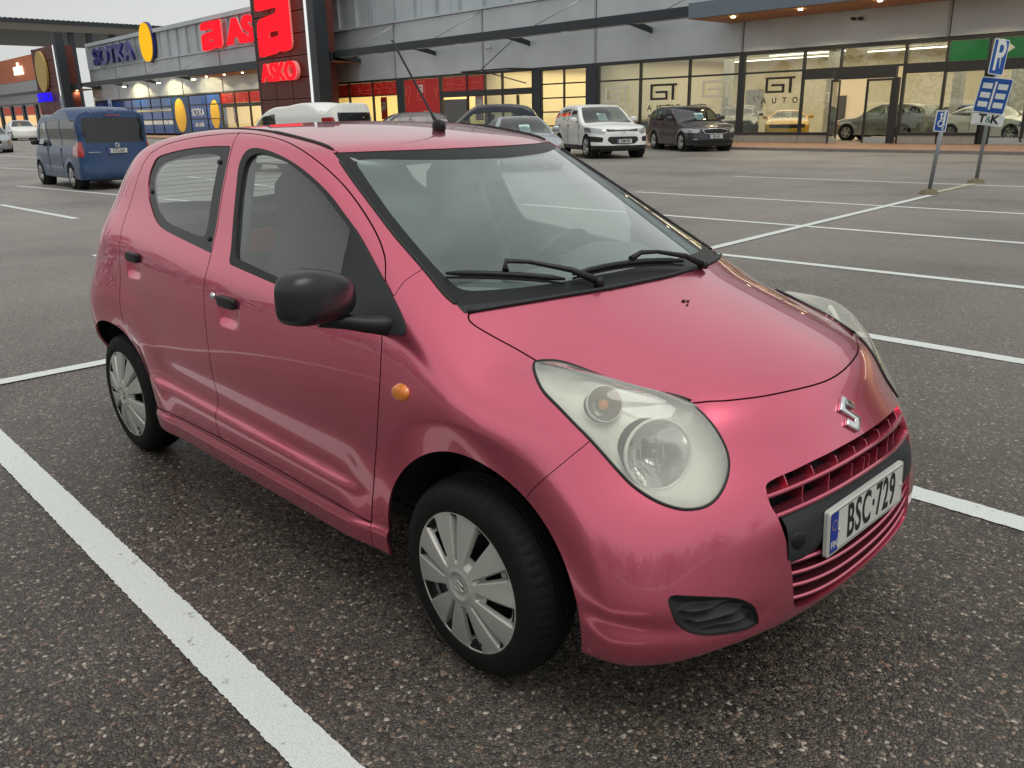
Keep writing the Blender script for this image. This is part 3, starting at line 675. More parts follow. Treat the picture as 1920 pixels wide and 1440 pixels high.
# ---------------------------------------------------------------- grille
gr = empty('grille'); gr.parent = car
def xfront(y, z):
    lo, hi = .3, .8
    y = np.atleast_1d(y).astype(float); lo = np.full(len(y), .3); hi = np.full(len(y), .85); z = np.broadcast_to(z, y.shape)
    for _ in range(30):
        m = (lo+hi)/2; q = FB(np.stack([m, -np.abs(y), z], 1)) > 0; hi = np.where(q, m, hi); lo = np.where(q, lo, m)
    return hi
def blade(name, zfun, th0, th1, ya, depth, m, parent, inset=0., tilt=0.):
    ys = np.linspace(-ya, ya, 61); V = []; F = []
    zc = zfun(ys); xf = xfront(ys, zc)-inset
    for y, z, x in zip(ys, zc, xf):
        prof = [(x-.004, z-th0/2*.2+0), (x, z), (x-.003, z-th0), (x-depth, z-th1+tilt), (x-depth, z+.001+tilt)]
        prof = [(x-.003, z+th0*.5), (x, z+th0*.1), (x, z-th0*.3), (x-.004, z-th0*.5), (x-depth, z-th1*.5+tilt), (x-depth, z+th1*.5+tilt)]
        V += [(a, y, c) for a, c in prof]
    k = 6
    for i in range(60):
        for j in range(k): F.append((i*k+j, i*k+(j+1) % k, (i+1)*k+(j+1) % k, (i+1)*k+j))
    F += [tuple(range(k)), tuple(60*k+j for j in reversed(range(k)))]
    return pyd(name, V, F, m, parent, smooth=False)
sq = lambda y, w: (y/w)**2
blade('slat', lambda y: .611-.017*sq(y, .388), .012, .006, .392, .034, PINK, gr)
blade('slat', lambda y: .565-.016*sq(y, .380), .013, .006, .382, .040, PINK, gr)
for z0, b_, ya in ((.363, -.030, .352), (.325, -.036, .348), (.286, -.04, .342), (.402, -.02, .355)):
    blade('slat', (lambda z0, b_: (lambda y: z0-b_*sq(y, .35)))(z0, b_), .010, .005, ya, .034, PINK, gr, inset=.006)
# recess floor and sides behind the slats
V, N, T = grM; rec = (V-np.array([.085, 0, 0]), N, T); panel('grille_backing', rec, SHELL, gr, both=True, wall=0)
E = boundary(T); E = E[~((np.abs(V[E[:, 0], 1]) < 2e-3) & (np.abs(V[E[:, 1], 1]) < 2e-3))]
a, b = V[E[:, 0]], V[E[:, 1]]; k = len(a); dx = np.array([.085, 0, 0])
Vw = np.concatenate([a, b, b-dx, a-dx]); Fw_ = [(i, i+k, i+2*k, i+3*k) for i in range(k)]
Vw2 = Vw*np.array([1, -1, 1]); Fm = [tuple(reversed([q+4*k for q in f])) for f in Fw_]
pyd('grille_surround', np.concatenate([Vw, Vw2]), Fw_+Fm, PINK, gr)
for yv in (.318, .225, .125, .035):
    for s in (-1, 1):
        x1 = float(xfront(yv, .62)[0]); x2 = float(xfront(yv, .585)[0])
        MB().add([(x1-.012, s*yv, .630), (x1+.002, s*yv, .604), (x1-.07, s*yv, .604), (x1-.07, s*yv, .630), (x1-.012, s*yv+.003, .630), (x1+.002, s*yv+.003, .604), (x1-.07, s*yv+.003, .604), (x1-.07, s*yv+.003, .630)],
                 [(0, 1, 2, 3), (7, 6, 5, 4), (0, 4, 5, 1), (1, 5, 6, 2), (3, 2, 6, 7), (0, 3, 7, 4)]).build('grille_rib', PINK, gr)
        y2 = yv-.05
        MB().box(x2-.07, x2-.004, s*y2, s*y2+.003, .553, .600).build('grille_rib', PINK, gr)
# black centre band that carries the number plate
def band(z0f, z1f, ya, off, name, m, parent):
    ys = np.linspace(-ya, ya, 61); V = []; F = []; k = 7
    for y in ys:
        za, zb = z0f(y), z1f(y)
        for j in range(k):
            t = j/(k-1); z = za+(zb-za)*t; x = min(float(xfront(y, z)[0])+off, .690-.052*(z-.459))-.012*abs(2*t-1)**4
            V.append((x, y, z))
    for i in range(60):
        for j in range(k-1): F.append((i*k+j, (i+1)*k+j, (i+1)*k+j+1, i*k+j+1))
    return pyd(name, V, F, m, parent, smooth=True)
band(lambda y: .418-.0*y, lambda y: .556-.017*(y/.38)**2, .364, .004, 'plate_band', GRYP, gr)
for s in (-1,): MB().lathe([(0, .001), (.022, .0012), (.024, -.002)], (float(xfront(.335, .48)[0])+.006, -.335, .48), (.93, -.33, 0), 24).build('tow_cover', BLK, gr)
# tread on the horn inside the grille
MB().box(.56, .60, -.235, -.20, .60, .625).box(.555, .60, -.23, -.19, .585, .60).build('horn', BLK, gr)
# fog covers
for s in (-1, 1):
    V, N, T = fogM; D_ = sdf(front(V), FOGP); u = -V[:, 1]; zz = V[:, 2]
    dep = .014*np.clip(D_/.02, 0, 1)
    for zc_ in (.376, .346, .316):
        zc2 = zc_-.10*(u-.56)
        dep = dep-.024*np.clip((D_-.010)/.02, 0, 1)*np.exp(-(((zz-zc2)/.0085)**2))*sig((zz-zc2+.004)/.003)*sig((.635-u)/.02)*sig((u-.475)/.02)
    Vv = V-N*(dep[:, None]+.006); me_ = (Vv, N, T)
    fn = np.cross(Vv[T[:, 1]]-Vv[T[:, 0]], Vv[T[:, 2]]-Vv[T[:, 0]]); NN = np.zeros_like(V)
    for q in range(3): np.add.at(NN, T[:, q], fn)
    NN /= np.maximum(np.linalg.norm(NN, axis=1, keepdims=True), 1e-12)
    panel('fog_lamp_cover', (Vv, NN, T), mat('fog_cover_plastic', (.020, .022, .024), .58, spec=.3), car, side=s, wall=.0)
    V_ = fogM; panel('fog_cover_rim', clip((V, N, T), .004-D_), RUB, car, side=s, wall=.012, offset=-.004)
# ---------------------------------------------------------------- number plate, emblem, markers
PX = .703; tilt = .052
Mp = Matrix.Translation((PX, 0, .459)) @ Matrix.Rotation(-tilt, 4, 'Y') @ Matrix(((0, 0, 1, 0), (1, 0, 0, 0), (0, 1, 0, 0), (0, 0, 0, 1)))
pw, phh = .221, .0575
def rrect(w_, h_, r, n=5):
    out = []
    for cx, cy, a0 in ((w_-r, h_-r, 0), (-w_+r, h_-r, 90), (-w_+r, -h_+r, 180), (w_-r, -h_+r, 270)):
        for i in range(n+1): a = R(a0+90*i/n); out.append((cx+r*math.cos(a), cy+r*math.sin(a)))
    return out
pl_ = MB().prism(rrect(pw+.004, phh+.005, .008), -.012, -.001, Mp).build('number_plate', WHITE, car)
MB().prism(rrect(pw, phh, .007), -.001, .0022, Mp).build('plate_face', WHITE, pl_)
o_, i_ = rrect(pw-.003, phh-.003, .006), rrect(pw-.0048, phh-.0048, .005); nn = len(o_)
V = [Mp @ Vector((x, y, .0028)) for x, y in o_+i_]
pyd('plate_outline', V, [(i, (i+1) % nn, nn+(i+1) % nn, nn+i) for i in range(nn)], PBLK, pl_)
MB().prism([(-pw+.006, -phh+.0055), (-pw+.045, -phh+.0055), (-pw+.045, phh-.0055), (-pw+.006, phh-.0055)], .0022, .0030, Mp).build('country_strip', EUB, pl_)
text('plate_text', 'BSC·729', .128, PBLK, pl_, Mp @ Matrix.Translation((.021, -.001, .0030)), extrude=.0006, sx=.60, spacing=1.12, bold=.0018)
text('country_text', 'FIN', .026, WHITE, pl_, Mp @ Matrix.Translation((-pw+.0255, -.033, .0033)), extrude=.0002, sx=.9, bold=.0005)
YEL = mat('yellow_star_print', S(215, 175, 40), .5)
b = MB()
for k in range(12):
    a = R(30*k); cx, cy = -pw+.0255+.012*math.cos(a), .020+.013*math.sin(a)
    star = [(cx+(.0022 if j % 2 == 0 else .0009)*math.cos(R(90+36*j)), cy+(.0022 if j % 2 == 0 else .0009)*math.sin(R(90+36*j))) for j in range(10)]
    b.prism(star, .0031, .0034, Mp)
b.build('star_ring', YEL, pl_)
for sx_ in (-pw+.052, pw-.012): MB().cyl(Mp @ Vector((sx_, -.002, .002)), Mp @ Vector((sx_, -.002, .0055)), .0055, .0045, 14).build('plate_screw', WHITE, pl_)
# chrome S emblem
SH = 1.0
Sp = [(.62, 1.0), (1.0, .66), (.52, .34), (.30, .50), (-.22, .16), (-.62, .42), (-1.0, .10)]
def s_emblem(w_, h_):
    up = [(-.05, 1.0), (.95, .38), (.62, .10), (.02, .48), (-.20, .33), (1.0, -.42), (.0, -1.0), (-.98, -.38), (-.62, -.10), (0, -.48), (.22, -.33), (-1.0, .42)]
    return [(x*w_, y*h_) for x, y in up]
ze = .700; xe = float(xfront(0., ze)[0]); slope = math.atan2(float(xfront(0., ze-.03)[0])-float(xfront(0., ze+.03)[0]), .06)
Me = Matrix.Translation((xe+.001, 0, ze)) @ Matrix.Rotation(-slope, 4, 'Y') @ Matrix(((0, 0, 1, 0), (1, 0, 0, 0), (0, 1, 0, 0), (0, 0, 0, 1)))
MB().prism(s_emblem(.041, .052), -.002, .009, Me).build('emblem', CHR, car, bevel=.003)
ORG = mat('orange_lamp_plastic', (.85, .24, .02), .22, coat=1, noise=(60, .15))
for s in (-1, 1):
    q = on_surface([(-.250, -.82, .757)], 0, (0, -1, 0))[0] if False else None
    yv = -.797; Mk = Matrix.Translation((-.250, s*.796, .757)) @ Matrix.Rotation(R(8)*s, 4, 'Y') @ Matrix.Rotation(R(90)*(1 if s < 0 else -1), 4, 'X')
    b = MB(); V = []; n = 28
    prof = [(1.12, -.004, 0), (1.0, .004, 1), (.93, .0085, 1), (.70, .0125, 1), (.35, .0145, 1), (0, .015, 1)]
    for r_, h_, _ in prof:
        for j in range(n): t = 2*math.pi*j/n; V.append((.036*r_*math.cos(t), .0235*r_*math.sin(t), h_))
    F = [(a*n+j, a*n+(j+1) % n, (a+1)*n+(j+1) % n, (a+1)*n+j) for a in range(len(prof)-1) for j in range(n)]
    b.add(V, F, Mk, True); b.build('side_marker', ORG, fend[0 if s < 0 else 1])
# ---------------------------------------------------------------- door handles, lock, mirror
def rbox(name, sx_, sy_, sz_, M, m, parent, e=.22, n=10, fn=None):
    """rounded block (superellipsoid)"""
    V = []; F = []; nu, nv = 4*n, 2*n
    sp = lambda t, k: math.copysign(abs(t)**k, t)
    for i in range(nv+1):
        ph = -math.pi/2+math.pi*i/nv
        for j in range(nu):
            th = 2*math.pi*j/nu
            p = Vector((sx_*sp(math.cos(ph), e)*sp(math.cos(th), e), sy_*sp(math.cos(ph), e)*sp(math.sin(th), e), sz_*sp(math.sin(ph), e)))
            if fn: p = fn(p)
            V.append(tuple(M @ p))
    for i in range(nv):
        for j in range(nu): F.append((i*nu+j, i*nu+(j+1) % nu, (i+1)*nu+(j+1) % nu, (i+1)*nu+j))
    return pyd(name, V, F, m, parent, smooth=True)
for i, s in enumerate((-1, 1)):
    for (hx, hz, dr) in ((-1.257, .860, fdoor[i]), (-2.083, .932, rdoor[i])):
        y0 = float(np.abs(on_surface([(hx, -.78, hz)], 0, (0, -1, 0))[0, 1]))
        rbox('door_handle', .064 if dr is fdoor[i] else .058, .012, .0205, Matrix.Translation((hx, s*(y0+.007), hz)) @ Matrix.Rotation(R(5), 4, 'X'), BLK, dr, .38)
    if s < 0: MB().lathe([(0, .006), (.006, .006), (.0065, .0045), (.0125, .0045), (.0135, -.002)], (-1.362, s*.782, .868), (0, s, .1), 20).build('key_lock', CHR, fdoor[i])
    # mirror
    def shape(p):
        # flat towards the rear, bulged to the front, lower inner corner drawn to the stalk
        if p.x < 0: p.x *= .55
        t = p.y/.118
        if p.z > 0: p.z *= 1.14*(1-.50*min(max((.35-t)/1.35, 0), 1)**1.8)
        else: p.z *= .86
        p.x *= (1-.30*max(t, 0)**2)
        return p
    if s > 0:   # the far mirror is folded back against its window
        rbox('mirror_housing', .085, .110, .070, Matrix.Translation((-.60, .775, .985)) @ Matrix.Rotation(R(84), 4, 'Z'), mat('mirror_black_plastic', (.012, .014, .016), .34, noise=(8, .2), coat=.15, coatr=.15), fdoor[i], .62, 14, shape)
        continue
    mm = rbox('mirror_housing', .085, .118, .074, Matrix.Translation((-.445, s*.925, 1.010)) @ Matrix.Diagonal((1, -1, 1, 1)) @ Matrix.Rotation(R(-14), 4, 'Z'), mat('mirror_black_plastic', (.012, .014, .016), .34, noise=(8, .2), coat=.15, coatr=.15), fdoor[i], .60, 16, shape)
    MB().tube([(-.33, s*.715, .925), (-.36, s*.757, .920), (-.385, s*.80, .926), (-.41, s*.85, .938), (-.43, s*.92, .948)], [.010, .030, .024, .021, .016], 16).build('mirror_stalk', BLK, fdoor[i])
    rbox('mirror_glass', .004, .090, .050, Matrix.Translation((-.470, s*.925, 1.008)) @ Matrix.Rotation(R(-14)*s, 4, 'Z'), CHR, fdoor[i], .5, 8)
# ---------------------------------------------------------------- antenna, wipers
an = empty('antenna'); an.parent = car
q = on_surface([(-1.006, 0, 1.41)], 0)[0]
rbox('antenna_base', .030, .018, .026, Matrix.Translation(Vector(q)+Vector((0, 0, .012))) @ Matrix.Rotation(R(12), 4, 'Y'), BLK, an, .8, 8)
tip = Vector((-1.262, 0, 1.742)); q = Vector(q)+Vector((-.006, 0, .018))
MB().tube([q, q.lerp(tip, .10), q.lerp(tip, .12), q.lerp(tip, .97), tip], [.0095, .0062, .0045, .0028, .0034], 8).build('antenna_rod', BLK, an)
rings = MB()
for k in range(28): rings.tube([q.lerp(tip, .15+k*.026), q.lerp(tip, .158+k*.026)], .0046, 6)
rings.build('antenna_winding', BLK, an)
def wiper(b0, b1, piv, jnt):
    w_ = empty('wiper'); w_.parent = car
    P = on_surface([b0, [(b0[j]+b1[j])/2 for j in range(3)], b1], .018); 
    t = np.linspace(0, 1, 9)[:, None]; Q = (1-t)**2*P[0]+2*t*(1-t)*(2*P[1]-.5*P[0]-.5*P[2])+t*t*P[2]
    MB().tube([tuple(x) for x in Q], [.004]+[.0085]*7+[.004], 8).build('wiper_blade', BLK, w_)
    Q2 = Q-np.array([0, 0, .012]); MB().tube([tuple(x) for x in Q2], .0035, 6).build('rubber_strip', RUB, w_)
    c = on_surface([piv, jnt], .012); m_ = Vector(P[1])
    a = Vector(c[0])+Vector((0, 0, .004)); j = Vector(c[1])+Vector((0, 0, .028))
    MB().tube([a, a.lerp(j, .3)+Vector((0, 0, .016)), a.lerp(j, .75)+Vector((0, 0, .012)), j, m_+Vector((0, 0, .01))], [.012, .0085, .006, .0075, .010], 8).build('wiper_arm', BLK, w_)
    MB().cyl(a-Vector((0, 0, .012)), a+Vector((0, 0, .012)), .015, .012, 16).build('wiper_pivot', BLK, w_)
wiper((-.296, -.585, 1.03), (-.078, -.335, 1.005), (-.020, -.255, .992), (-.200, -.445, 1.036))
wiper((-.080, -.300, 1.012), (-.004, .125, 1.006), (.018, .210, .988), (-.040, -.040, 1.028))
# ---------------------------------------------------------------- cabin
cab = empty('cabin'); cab.parent = car
prof = [(-.08, .60), (-.10, .905), (-.22, .950), (-.36, .968), (-.48, .962), (-.56, .925), (-.585, .86), (-.56, .72), (-.50, .60), (-.48, .50)]
b = MB(); ny = 25; V = []
for k in range(ny):
    y = -.60+1.2*k/(ny-1); bump_ = .050*math.exp(-((y-.34)/.15)**4)
    for (x, z) in prof: V.append((x-(bump_*.9 if x < -.3 else 0), y, z+(bump_ if (z > .91 and x < -.3) else 0)-.02*(y/.6)**4))
n_ = len(prof)
b.add(V, [(k*n_+j, k*n_+j+1, (k+1)*n_+j+1, (k+1)*n_+j) for k in range(ny-1) for j in range(n_-1)], None, True)
b.build('dashboard', mat('dashboard_plastic', (.060, .068, .068), .75, noise=(40, .15), bump=(400, .2, .001)), cab)
MB().lathe([(.178, -.012), (.190, 0), (.178, .012), (.166, 0), (.178, -.012)], (-.735, .335, .885), (-.86, 0, .5), 40).build('steering_wheel', BLK, cab)
MB().cyl((-.735, .335, .885), (-.55, .335, .78), .07, .05, 20).box(-.76, -.70, .33-.16, .33+.16, .865, .895).build('steering_column', BLK, cab)
FAB = mat('dark_seat_fabric', (.030, .034, .034), .95, noise=(60, .3), bump=(300, .3, .001))
def seat(y, head=True):
    b = MB(); secs = [(0, .23, .075), (.12, .235, .085), (.30, .235, .080), (.46, .225, .070), (.56, .205, .058), (.62, .165, .050), (.68, .135, .048), (.76, .130, .048), (.83, .115, .042), (.87, .07, .03), (.88, .02, .01)]
    bx, bz, lean = -1.17, .44, R(15); n = 24; V = []
    for t, w_, d_ in secs:
        for j in range(n):
            th = 2*math.pi*j/n; c, s_ = math.cos(th), math.sin(th); c = math.copysign(abs(c)**.6, c); s_ = math.copysign(abs(s_)**.6, s_)
            V.append((bx-t*math.sin(lean)+d_*c, y+w_*s_, bz+t*math.cos(lean)+d_*c*math.sin(lean)))
    b.add(V, [(i*n+j, i*n+(j+1) % n, (i+1)*n+(j+1) % n, (i+1)*n+j) for i in range(len(secs)-1) for j in range(n)], None, True)
    rbox('seat_cushion', .26, .235, .085, Matrix.Translation((-.97, y, .40)) @ Matrix.Rotation(R(-8), 4, 'Y'), FAB, cab, .5, 8)
    return b.build('seat_back', FAB, cab)
seat(-.36); seat(.36)
rbox('rear_bench', .10, .58, .33, Matrix.Translation((-2.16, 0, .72)) @ Matrix.Rotation(R(-18), 4, 'Y'), FAB, cab, .4, 8)
rbox('bench_cushion', .25, .58, .09, Matrix.Translation((-1.92, 0, .44)), FAB, cab, .4, 8)
rbox('rear_view_mirror', .016, .115, .032, Matrix.Translation((-.80, 0, 1.262)) @ Matrix.Rotation(R(10), 4, 'Y'), mat('mirror_back_grey', (.20, .22, .215), .5), cab, .45, 8)
MB().tube([(-.79, 0, 1.27), (-.76, 0, 1.325)], .008, 8).build('mirror_stem', BLK, cab)
for s in (-1, 1):
    rbox('sun_visor', .085, .19, .010, Matrix.Translation((-.90, s*.30, 1.345)) @ Matrix.Rotation(R(20), 4, 'Y'), mat('visor_grey', (.32, .34, .33), .8), cab, .4, 6)
    MB().tube([(-1.455, s*.62, 1.02), (-1.47, s*.56, 1.24), (-1.47, s*.535, 1.36)], [.045, .038, .04], 10).build('pillar_trim', mat('pillar_trim_grey', (.42, .45, .44), .7), cab)
box('cabin_floor', SHELL, cab, -2.6, -.2, -.60, .60, .27, .30)
box('parcel_shelf', SHELL, cab, -2.55, -2.2, -.55, .55, .93, .95)
ORP = mat('orange_paper', S(190, 90, 40), .8, noise=(25, .3))
MB().box(-1.56, -1.50, -.55, -.42, .98, 1.06).build('paper_bag', ORP, cab)
# ---------------------------------------------------------------- wheels of the pink car
TYRE = mat('tyre_rubber', (.0075, .0075, .0075), .70, spec=.22, noise=(9, .45), bump=(260, .25, .0012), rnoise=(5, .55, .85))
CAPM = mat('silver_hubcap_paint', (.50, .49, .455), .36, .45, noise=(9, .12), coat=.25, coatr=.2)
STEEL = mat('black_steel_rim', (.022, .023, .026), .45, .3, noise=(20, .3))
def hero_wheel():
    w_ = empty('wheel')
    # axis along -y (outboard), centre at the origin = outer face plane
    R0 = .2815
    prof = [(.180, .010), (.190, -.002), (.204, -.0055), (.215, -.0085), (.236, -.0065), (.252, -.001), (.262, .006), (.2685, .015), (.2735, .026), (.2765, .040), (R0, .058)]
    outer = [(r, y) for r, y in prof]
    inner_ = [(r, .155-y) for r, y in reversed(prof)]
    tread = []
    for yc in (.062, .0655, .069, .0725): pass
    full = outer+[(R0, .060), (R0-.007, .062), (R0-.007, .067), (R0, .069), (R0+.0005, .0735), (R0-.007, .0755), (R0-.007, .0805), (R0+.0005, .0825), (R0, .086), (R0-.007, .088), (R0-.007, .093), (R0, .095)]+inner_
    n = 240; V = []; F = []
    for r, y in full:
        for i in range(n):
            t = 2*math.pi*i/n; rr = r
            if r > .2665 and (i % 4) == 0 and (y < .058 or y > .097): rr = r-.0035
            # raised lettering band / ribs on the sidewall
            yy = y
            if abs(r-.236) < .001 and y < 0: yy = y-.0012*(1 if (i//3) % 2 and 20 < (i % 80) < 52 else 0)
            V.append((rr*math.cos(t), yy, rr*math.sin(t)))
    m_ = len(full)
    for a in range(m_-1):
        for i in range(n): F.append((a*n+i, a*n+(i+1) % n, (a+1)*n+(i+1) % n, (a+1)*n+i))
    F = [tuple(reversed(f)) for f in F]
    o = pyd('tyre', V, F, TYRE, w_, smooth=True); o.data.set_sharp_from_angle(angle=R(38))
    MB().lathe([(.178, .005), (.172, .03), (.160, .045), (.10, .050), (.05, .04), (0, .04)], (0, 0, 0), (0, 1, 0), 48).build('rim', STEEL, w_)
    me_ = None
    for k in range(8):
        a = R(45*k+10); MB().cyl((.125*math.cos(a), .047, .125*math.sin(a)), (.125*math.cos(a), .040, .125*math.sin(a)), .017, .017, 12).build('rim_hole', SHELL, w_)
    # hubcap: polar height field with slots
    nr, nt = 44, 360; rs = np.linspace(.0, .2075, nr); ts = np.linspace(0, 2*np.pi, nt, endpoint=False)
    rr, tt = np.meshgrid(rs, ts, indexing='ij')
    deg = np.degrees(tt)
    rel = (deg-101+36) % 72-36                       # angle inside one blade pair
    blade_half = 26.0*(1-.10*np.clip((.10-rr)/.1, 0, 1))
    dn = np.abs(rel)                                 # narrow slot round 0
    dw = blade_half+2.0-np.abs(rel)                  # >0 on the blades, wide slot beyond
    arc = lambda dgr: np.radians(dgr)*rr
    d_nar = arc(dn)-.0045-.007*np.clip((rr-.09)/.1, 0, 1)
    d_wid = arc(dw)
    d = np.minimum(d_nar, d_wid)
    radial = np.clip((rr-.062)/.010, 0, 1)*np.clip((.193-rr)/.006, 0, 1)
    dome = -.020*np.clip(1-(rr/.19)**2, 0, 1)-.004
    slot = sig(-d/.0016)*radial
    y = dome+slot*(.013+.010*np.clip((rr-.06)/.12, 0, 1))
    # rim ring and centre boss
    y = np.where(rr > .198, y+.006*((rr-.198)/.0095)**2, y)
    y = y-.003*sig((.047-rr)/.0015)+.006*sig((.034-rr)/.0015)
    V = np.stack([rr*np.cos(tt), y, rr*np.sin(tt)], -1).reshape(-1, 3)
    idx = np.arange(nr*nt).reshape(nr, nt); a = idx[:-1]; b2 = idx[1:]
    Q = np.stack([a, np.roll(a, -1, 1), np.roll(b2, -1, 1), b2], -1).reshape(-1, 4)
    T = np.concatenate([Q[:, [0, 1, 2]], Q[:, [0, 2, 3]]])
    fn = np.cross(V[T[:, 1]]-V[T[:, 0]], V[T[:, 2]]-V[T[:, 0]])
    if fn[:, 1].sum() > 0: T = T[:, ::-1]; fn = -fn
    NN = np.zeros_like(V)
    for q in range(3): np.add.at(NN, T[:, q], fn)
    NN /= np.maximum(np.linalg.norm(NN, axis=1, keepdims=True), 1e-12)
    hole = np.minimum(-d_wid-.0012, np.minimum(rr-.088, .168-rr)).reshape(-1)
    hole2 = np.minimum(-d_nar-.0018, np.minimum(rr-.096, .152-rr)).reshape(-1)
    cap = clip((V, NN, T), -np.maximum(hole, hole2))
    panel('hubcap', cap, CAPM, w_, side=-1, wall=.006)
    MB().prism([(x, y_) for x, y_ in s_emblem(.021, .020)], 0, .004, Matrix(((1, 0, 0, 0), (0, 0, -1, -.024), (0, 1, 0, 0), (0, 0, 0, 1)))).build('hub_emblem', CAPM, w_, bevel=.0012)
    MB().tube([(.058, -.004, -.150), (.062, -.012, -.162)], .005, 8).build('valve', BLK, w_)
    return w_
hw = hero_wheel()
def place_wheel(src, x, y, z, steer=0., roll=0., side=-1, parent=car):
    o = src; o.parent = parent; o.location = (x, y, z)
    o.rotation_euler = (0, roll, steer+(0 if side < 0 else math.pi)); return o
place_wheel(hw, -.012, -.795, .2765, R(-1.0), 0.)
for (x, y, sd, rl) in ((-2.362, -.792, -1, R(-12)), (-.008, .785, 1, R(40)), (-2.362, .785, 1, R(70))):
    place_wheel(copy_tree(hw, car), x, y, .2765, 0, rl, sd)
# ================================================================== OTHER CARS
TINT = glass('tinted_car_glass', (.55, .64, .62), 1.52, body=.06, bodycol=(.12, .14, .14))
PRIV = mat('privacy_glass', (.012, .013, .013), .05, coat=.3)
TRIMB = mat('black_car_trim', (.016, .017, .018), .4)
LAMPG = mat('clear_lamp_cover', (.42, .44, .45), .08, .55, coat=1)
REDL = mat('red_rear_lamp', (.38, .015, .012), .15, coat=1)
ALLOY = mat('silver_alloy', (.48, .48, .47), .3, .7)
DKIN = mat('dark_cabin', (.02, .022, .022), .8)
def car_wheel(r=.33, wd=.21, spokes=5):
    w_ = empty('wheel')
    MB().lathe([(r*.68, .0), (r*.74, -.012), (r*.90, -.012), (r*.97, .008), (r, .035), (r, wd-.035), (r*.95, wd), (r*.6, wd)], (0, 0, 0), (0, 1, 0), 32).build('tyre', TYRE, w_)
    rim = MB().lathe([(r*.70, -.004), (r*.66, .0), (r*.64, .03), (r*.60, .10), (0, .10)], (0, 0, 0), (0, 1, 0), 32)
    for k in range(spokes):
        a = 2*math.pi*k/spokes; c, s_ = math.cos(a), math.sin(a)
        for q in (-.05, .05):
            p0 = Vector((.04*c-s_*q*.3, .012, .04*s_+c*q*.3)); p1 = Vector((r*.67*c-s_*q, .004, r*.67*s_+c*q))
            rim.tube([p0, p1], [.028, .020], 6)
    rim.lathe([(0, -.004), (.05, .0), (.06, .03)], (0, 0, 0), (0, 1, 0), 20); rim.build('rim', ALLOY, w_)
    return w_
WHEELS = {}
def gen_car(name, label, loc, rz, P, group=None, scale=1.):
    root = empty(name, (loc[0], loc[1], loc[2] if len(loc) > 2 else 0), rz, label, P.get('cat', 'car'), group, scale)
    hw_ = P['W']/2; top = spl(*zip(*P['top'])); x_f = max(x for x, _ in P['top']); x_r = min(x for x, _ in P['top'])
    tum = P.get('tumble', .14); belt = P['belt']; H = P['H']; zb = P.get('zb', .24)
    Wz = spl([.1, .3, .55, .8, belt-.05, belt+.12, (belt+H)/2, H-.06, H+.1], [hw_*.95, hw_*.985, hw_, hw_*.995, hw_*.97, hw_*.93, hw_*(1-tum*.62), hw_*(1-tum*1.15), hw_*(1-tum*1.5)])
    nose = P.get('nose', spl([.1, .3, .5, .7, .9, 1.2], [x_f-.10, x_f, x_f, x_f-.03, x_f-.10, x_f-.2])); tail = P.get('tail', None)
    tailf = spl([.1, .3, .6, .9, 1.2, H], [x_r+.12, x_r, x_r, x_r+.02, x_r+.04, x_r+P.get('raked', .12)]) if tail is None else tail
    Lf, Lr = P.get('Lf', .7), P.get('Lr', .45); nf, nr = P.get('nf', 2.6), P.get('nr', 3.2); cw = P.get('curve', .10)
    arches = [(P['wf'], P['r']+.045), (P['wr'], P['r']+.045)]
    def F(Q):
        x, y, z = Q[..., 0], Q[..., 1], Q[..., 2]; s = np.sqrt(y*y+1e-8)
        W = Wz(np.clip(z, .1, H+.1))
        for (wx, wr_) in arches:
            r = np.hypot(x-wx, z-P['r']); W = W+.012*np.exp(-((r-wr_-.03)/.05)**2)
        W = W-.012*np.exp(-((z-.62)/.10)**2)*(1-sig((np.abs(x-(P['wf']+P['wr'])/2)-1.0)/.1))
        xf = nose(np.clip(z, .1, 1.2)); xr = tailf(np.clip(z, .1, H)); mid = (x_f+x_r)/2
        a = pos(x-(xf-Lf), .02)/Lf; b = pos((xr+Lr)-x, .02)/Lr
        Fs = np.where(x > mid, ((s/W)**nf+a**nf)**(1/nf)-1, ((s/W)**nr+b**nr)**(1/nr)-1)*W
        xx = x+cw*y*y*np.where(x > mid, 1, -1)
        e = .02; zt = top(xx); sl = (top(xx+e)-top(xx-e))/(2*e)
        Ft = (z-zt+.05*y*y)/np.sqrt(1+sl*sl)
        return smax(smax(Fs, Ft, .02), zb-z, .01)
    M = master(F, x_r+.6, x_f-.6, .58, 22, 70, 80, 2.2, 26)
    M = clip(M, M[0][:, 2]-zb-.012)
    M = clip(M, np.minimum.reduce([np.where(np.abs(M[0][:, 1]) > hw_*.6, np.hypot(M[0][:, 0]-wx, M[0][:, 2]-P['r'])-wr_, 1.) for wx, wr_ in arches]))
    side = lambda V: np.stack([V[:, 0], V[:, 2]], 1)
    def take(M, g, gap=0): return split(M, g, gap)
    pcs = []
    for poly in P['side_win']:
        V = M[0]; a_, M = take(M, np.minimum(sdf(side(V), cr(poly, 3, True) if P.get('roundwin') else np.array(poly)), np.abs(V[:, 1])-hw_*.55)); pcs.append(a_)
    V = M[0]; wsx0, wsx1 = P['ws']      # base x (front), top x
    g = np.minimum.reduce([wsx0-.0-V[:, 0]-cw*V[:, 1]**2, V[:, 0]+cw*V[:, 1]**2-wsx1, V[:, 2]-belt+.12, Wz(V[:, 2])*.90-.02-np.abs(V[:, 1])])
    wsM_, M = take(M, g)
    rwM_ = None
    if P.get('rw'):
        V = M[0]; rx0, z0, z1 = P['rw']; g = np.minimum.reduce([rx0-V[:, 0]+cw*V[:, 1]**2, V[:, 2]-z0, z1-V[:, 2], Wz(V[:, 2])*P.get('rww', .84)-np.abs(V[:, 1])]); rwM_, M = take(M, g)
    ex = []
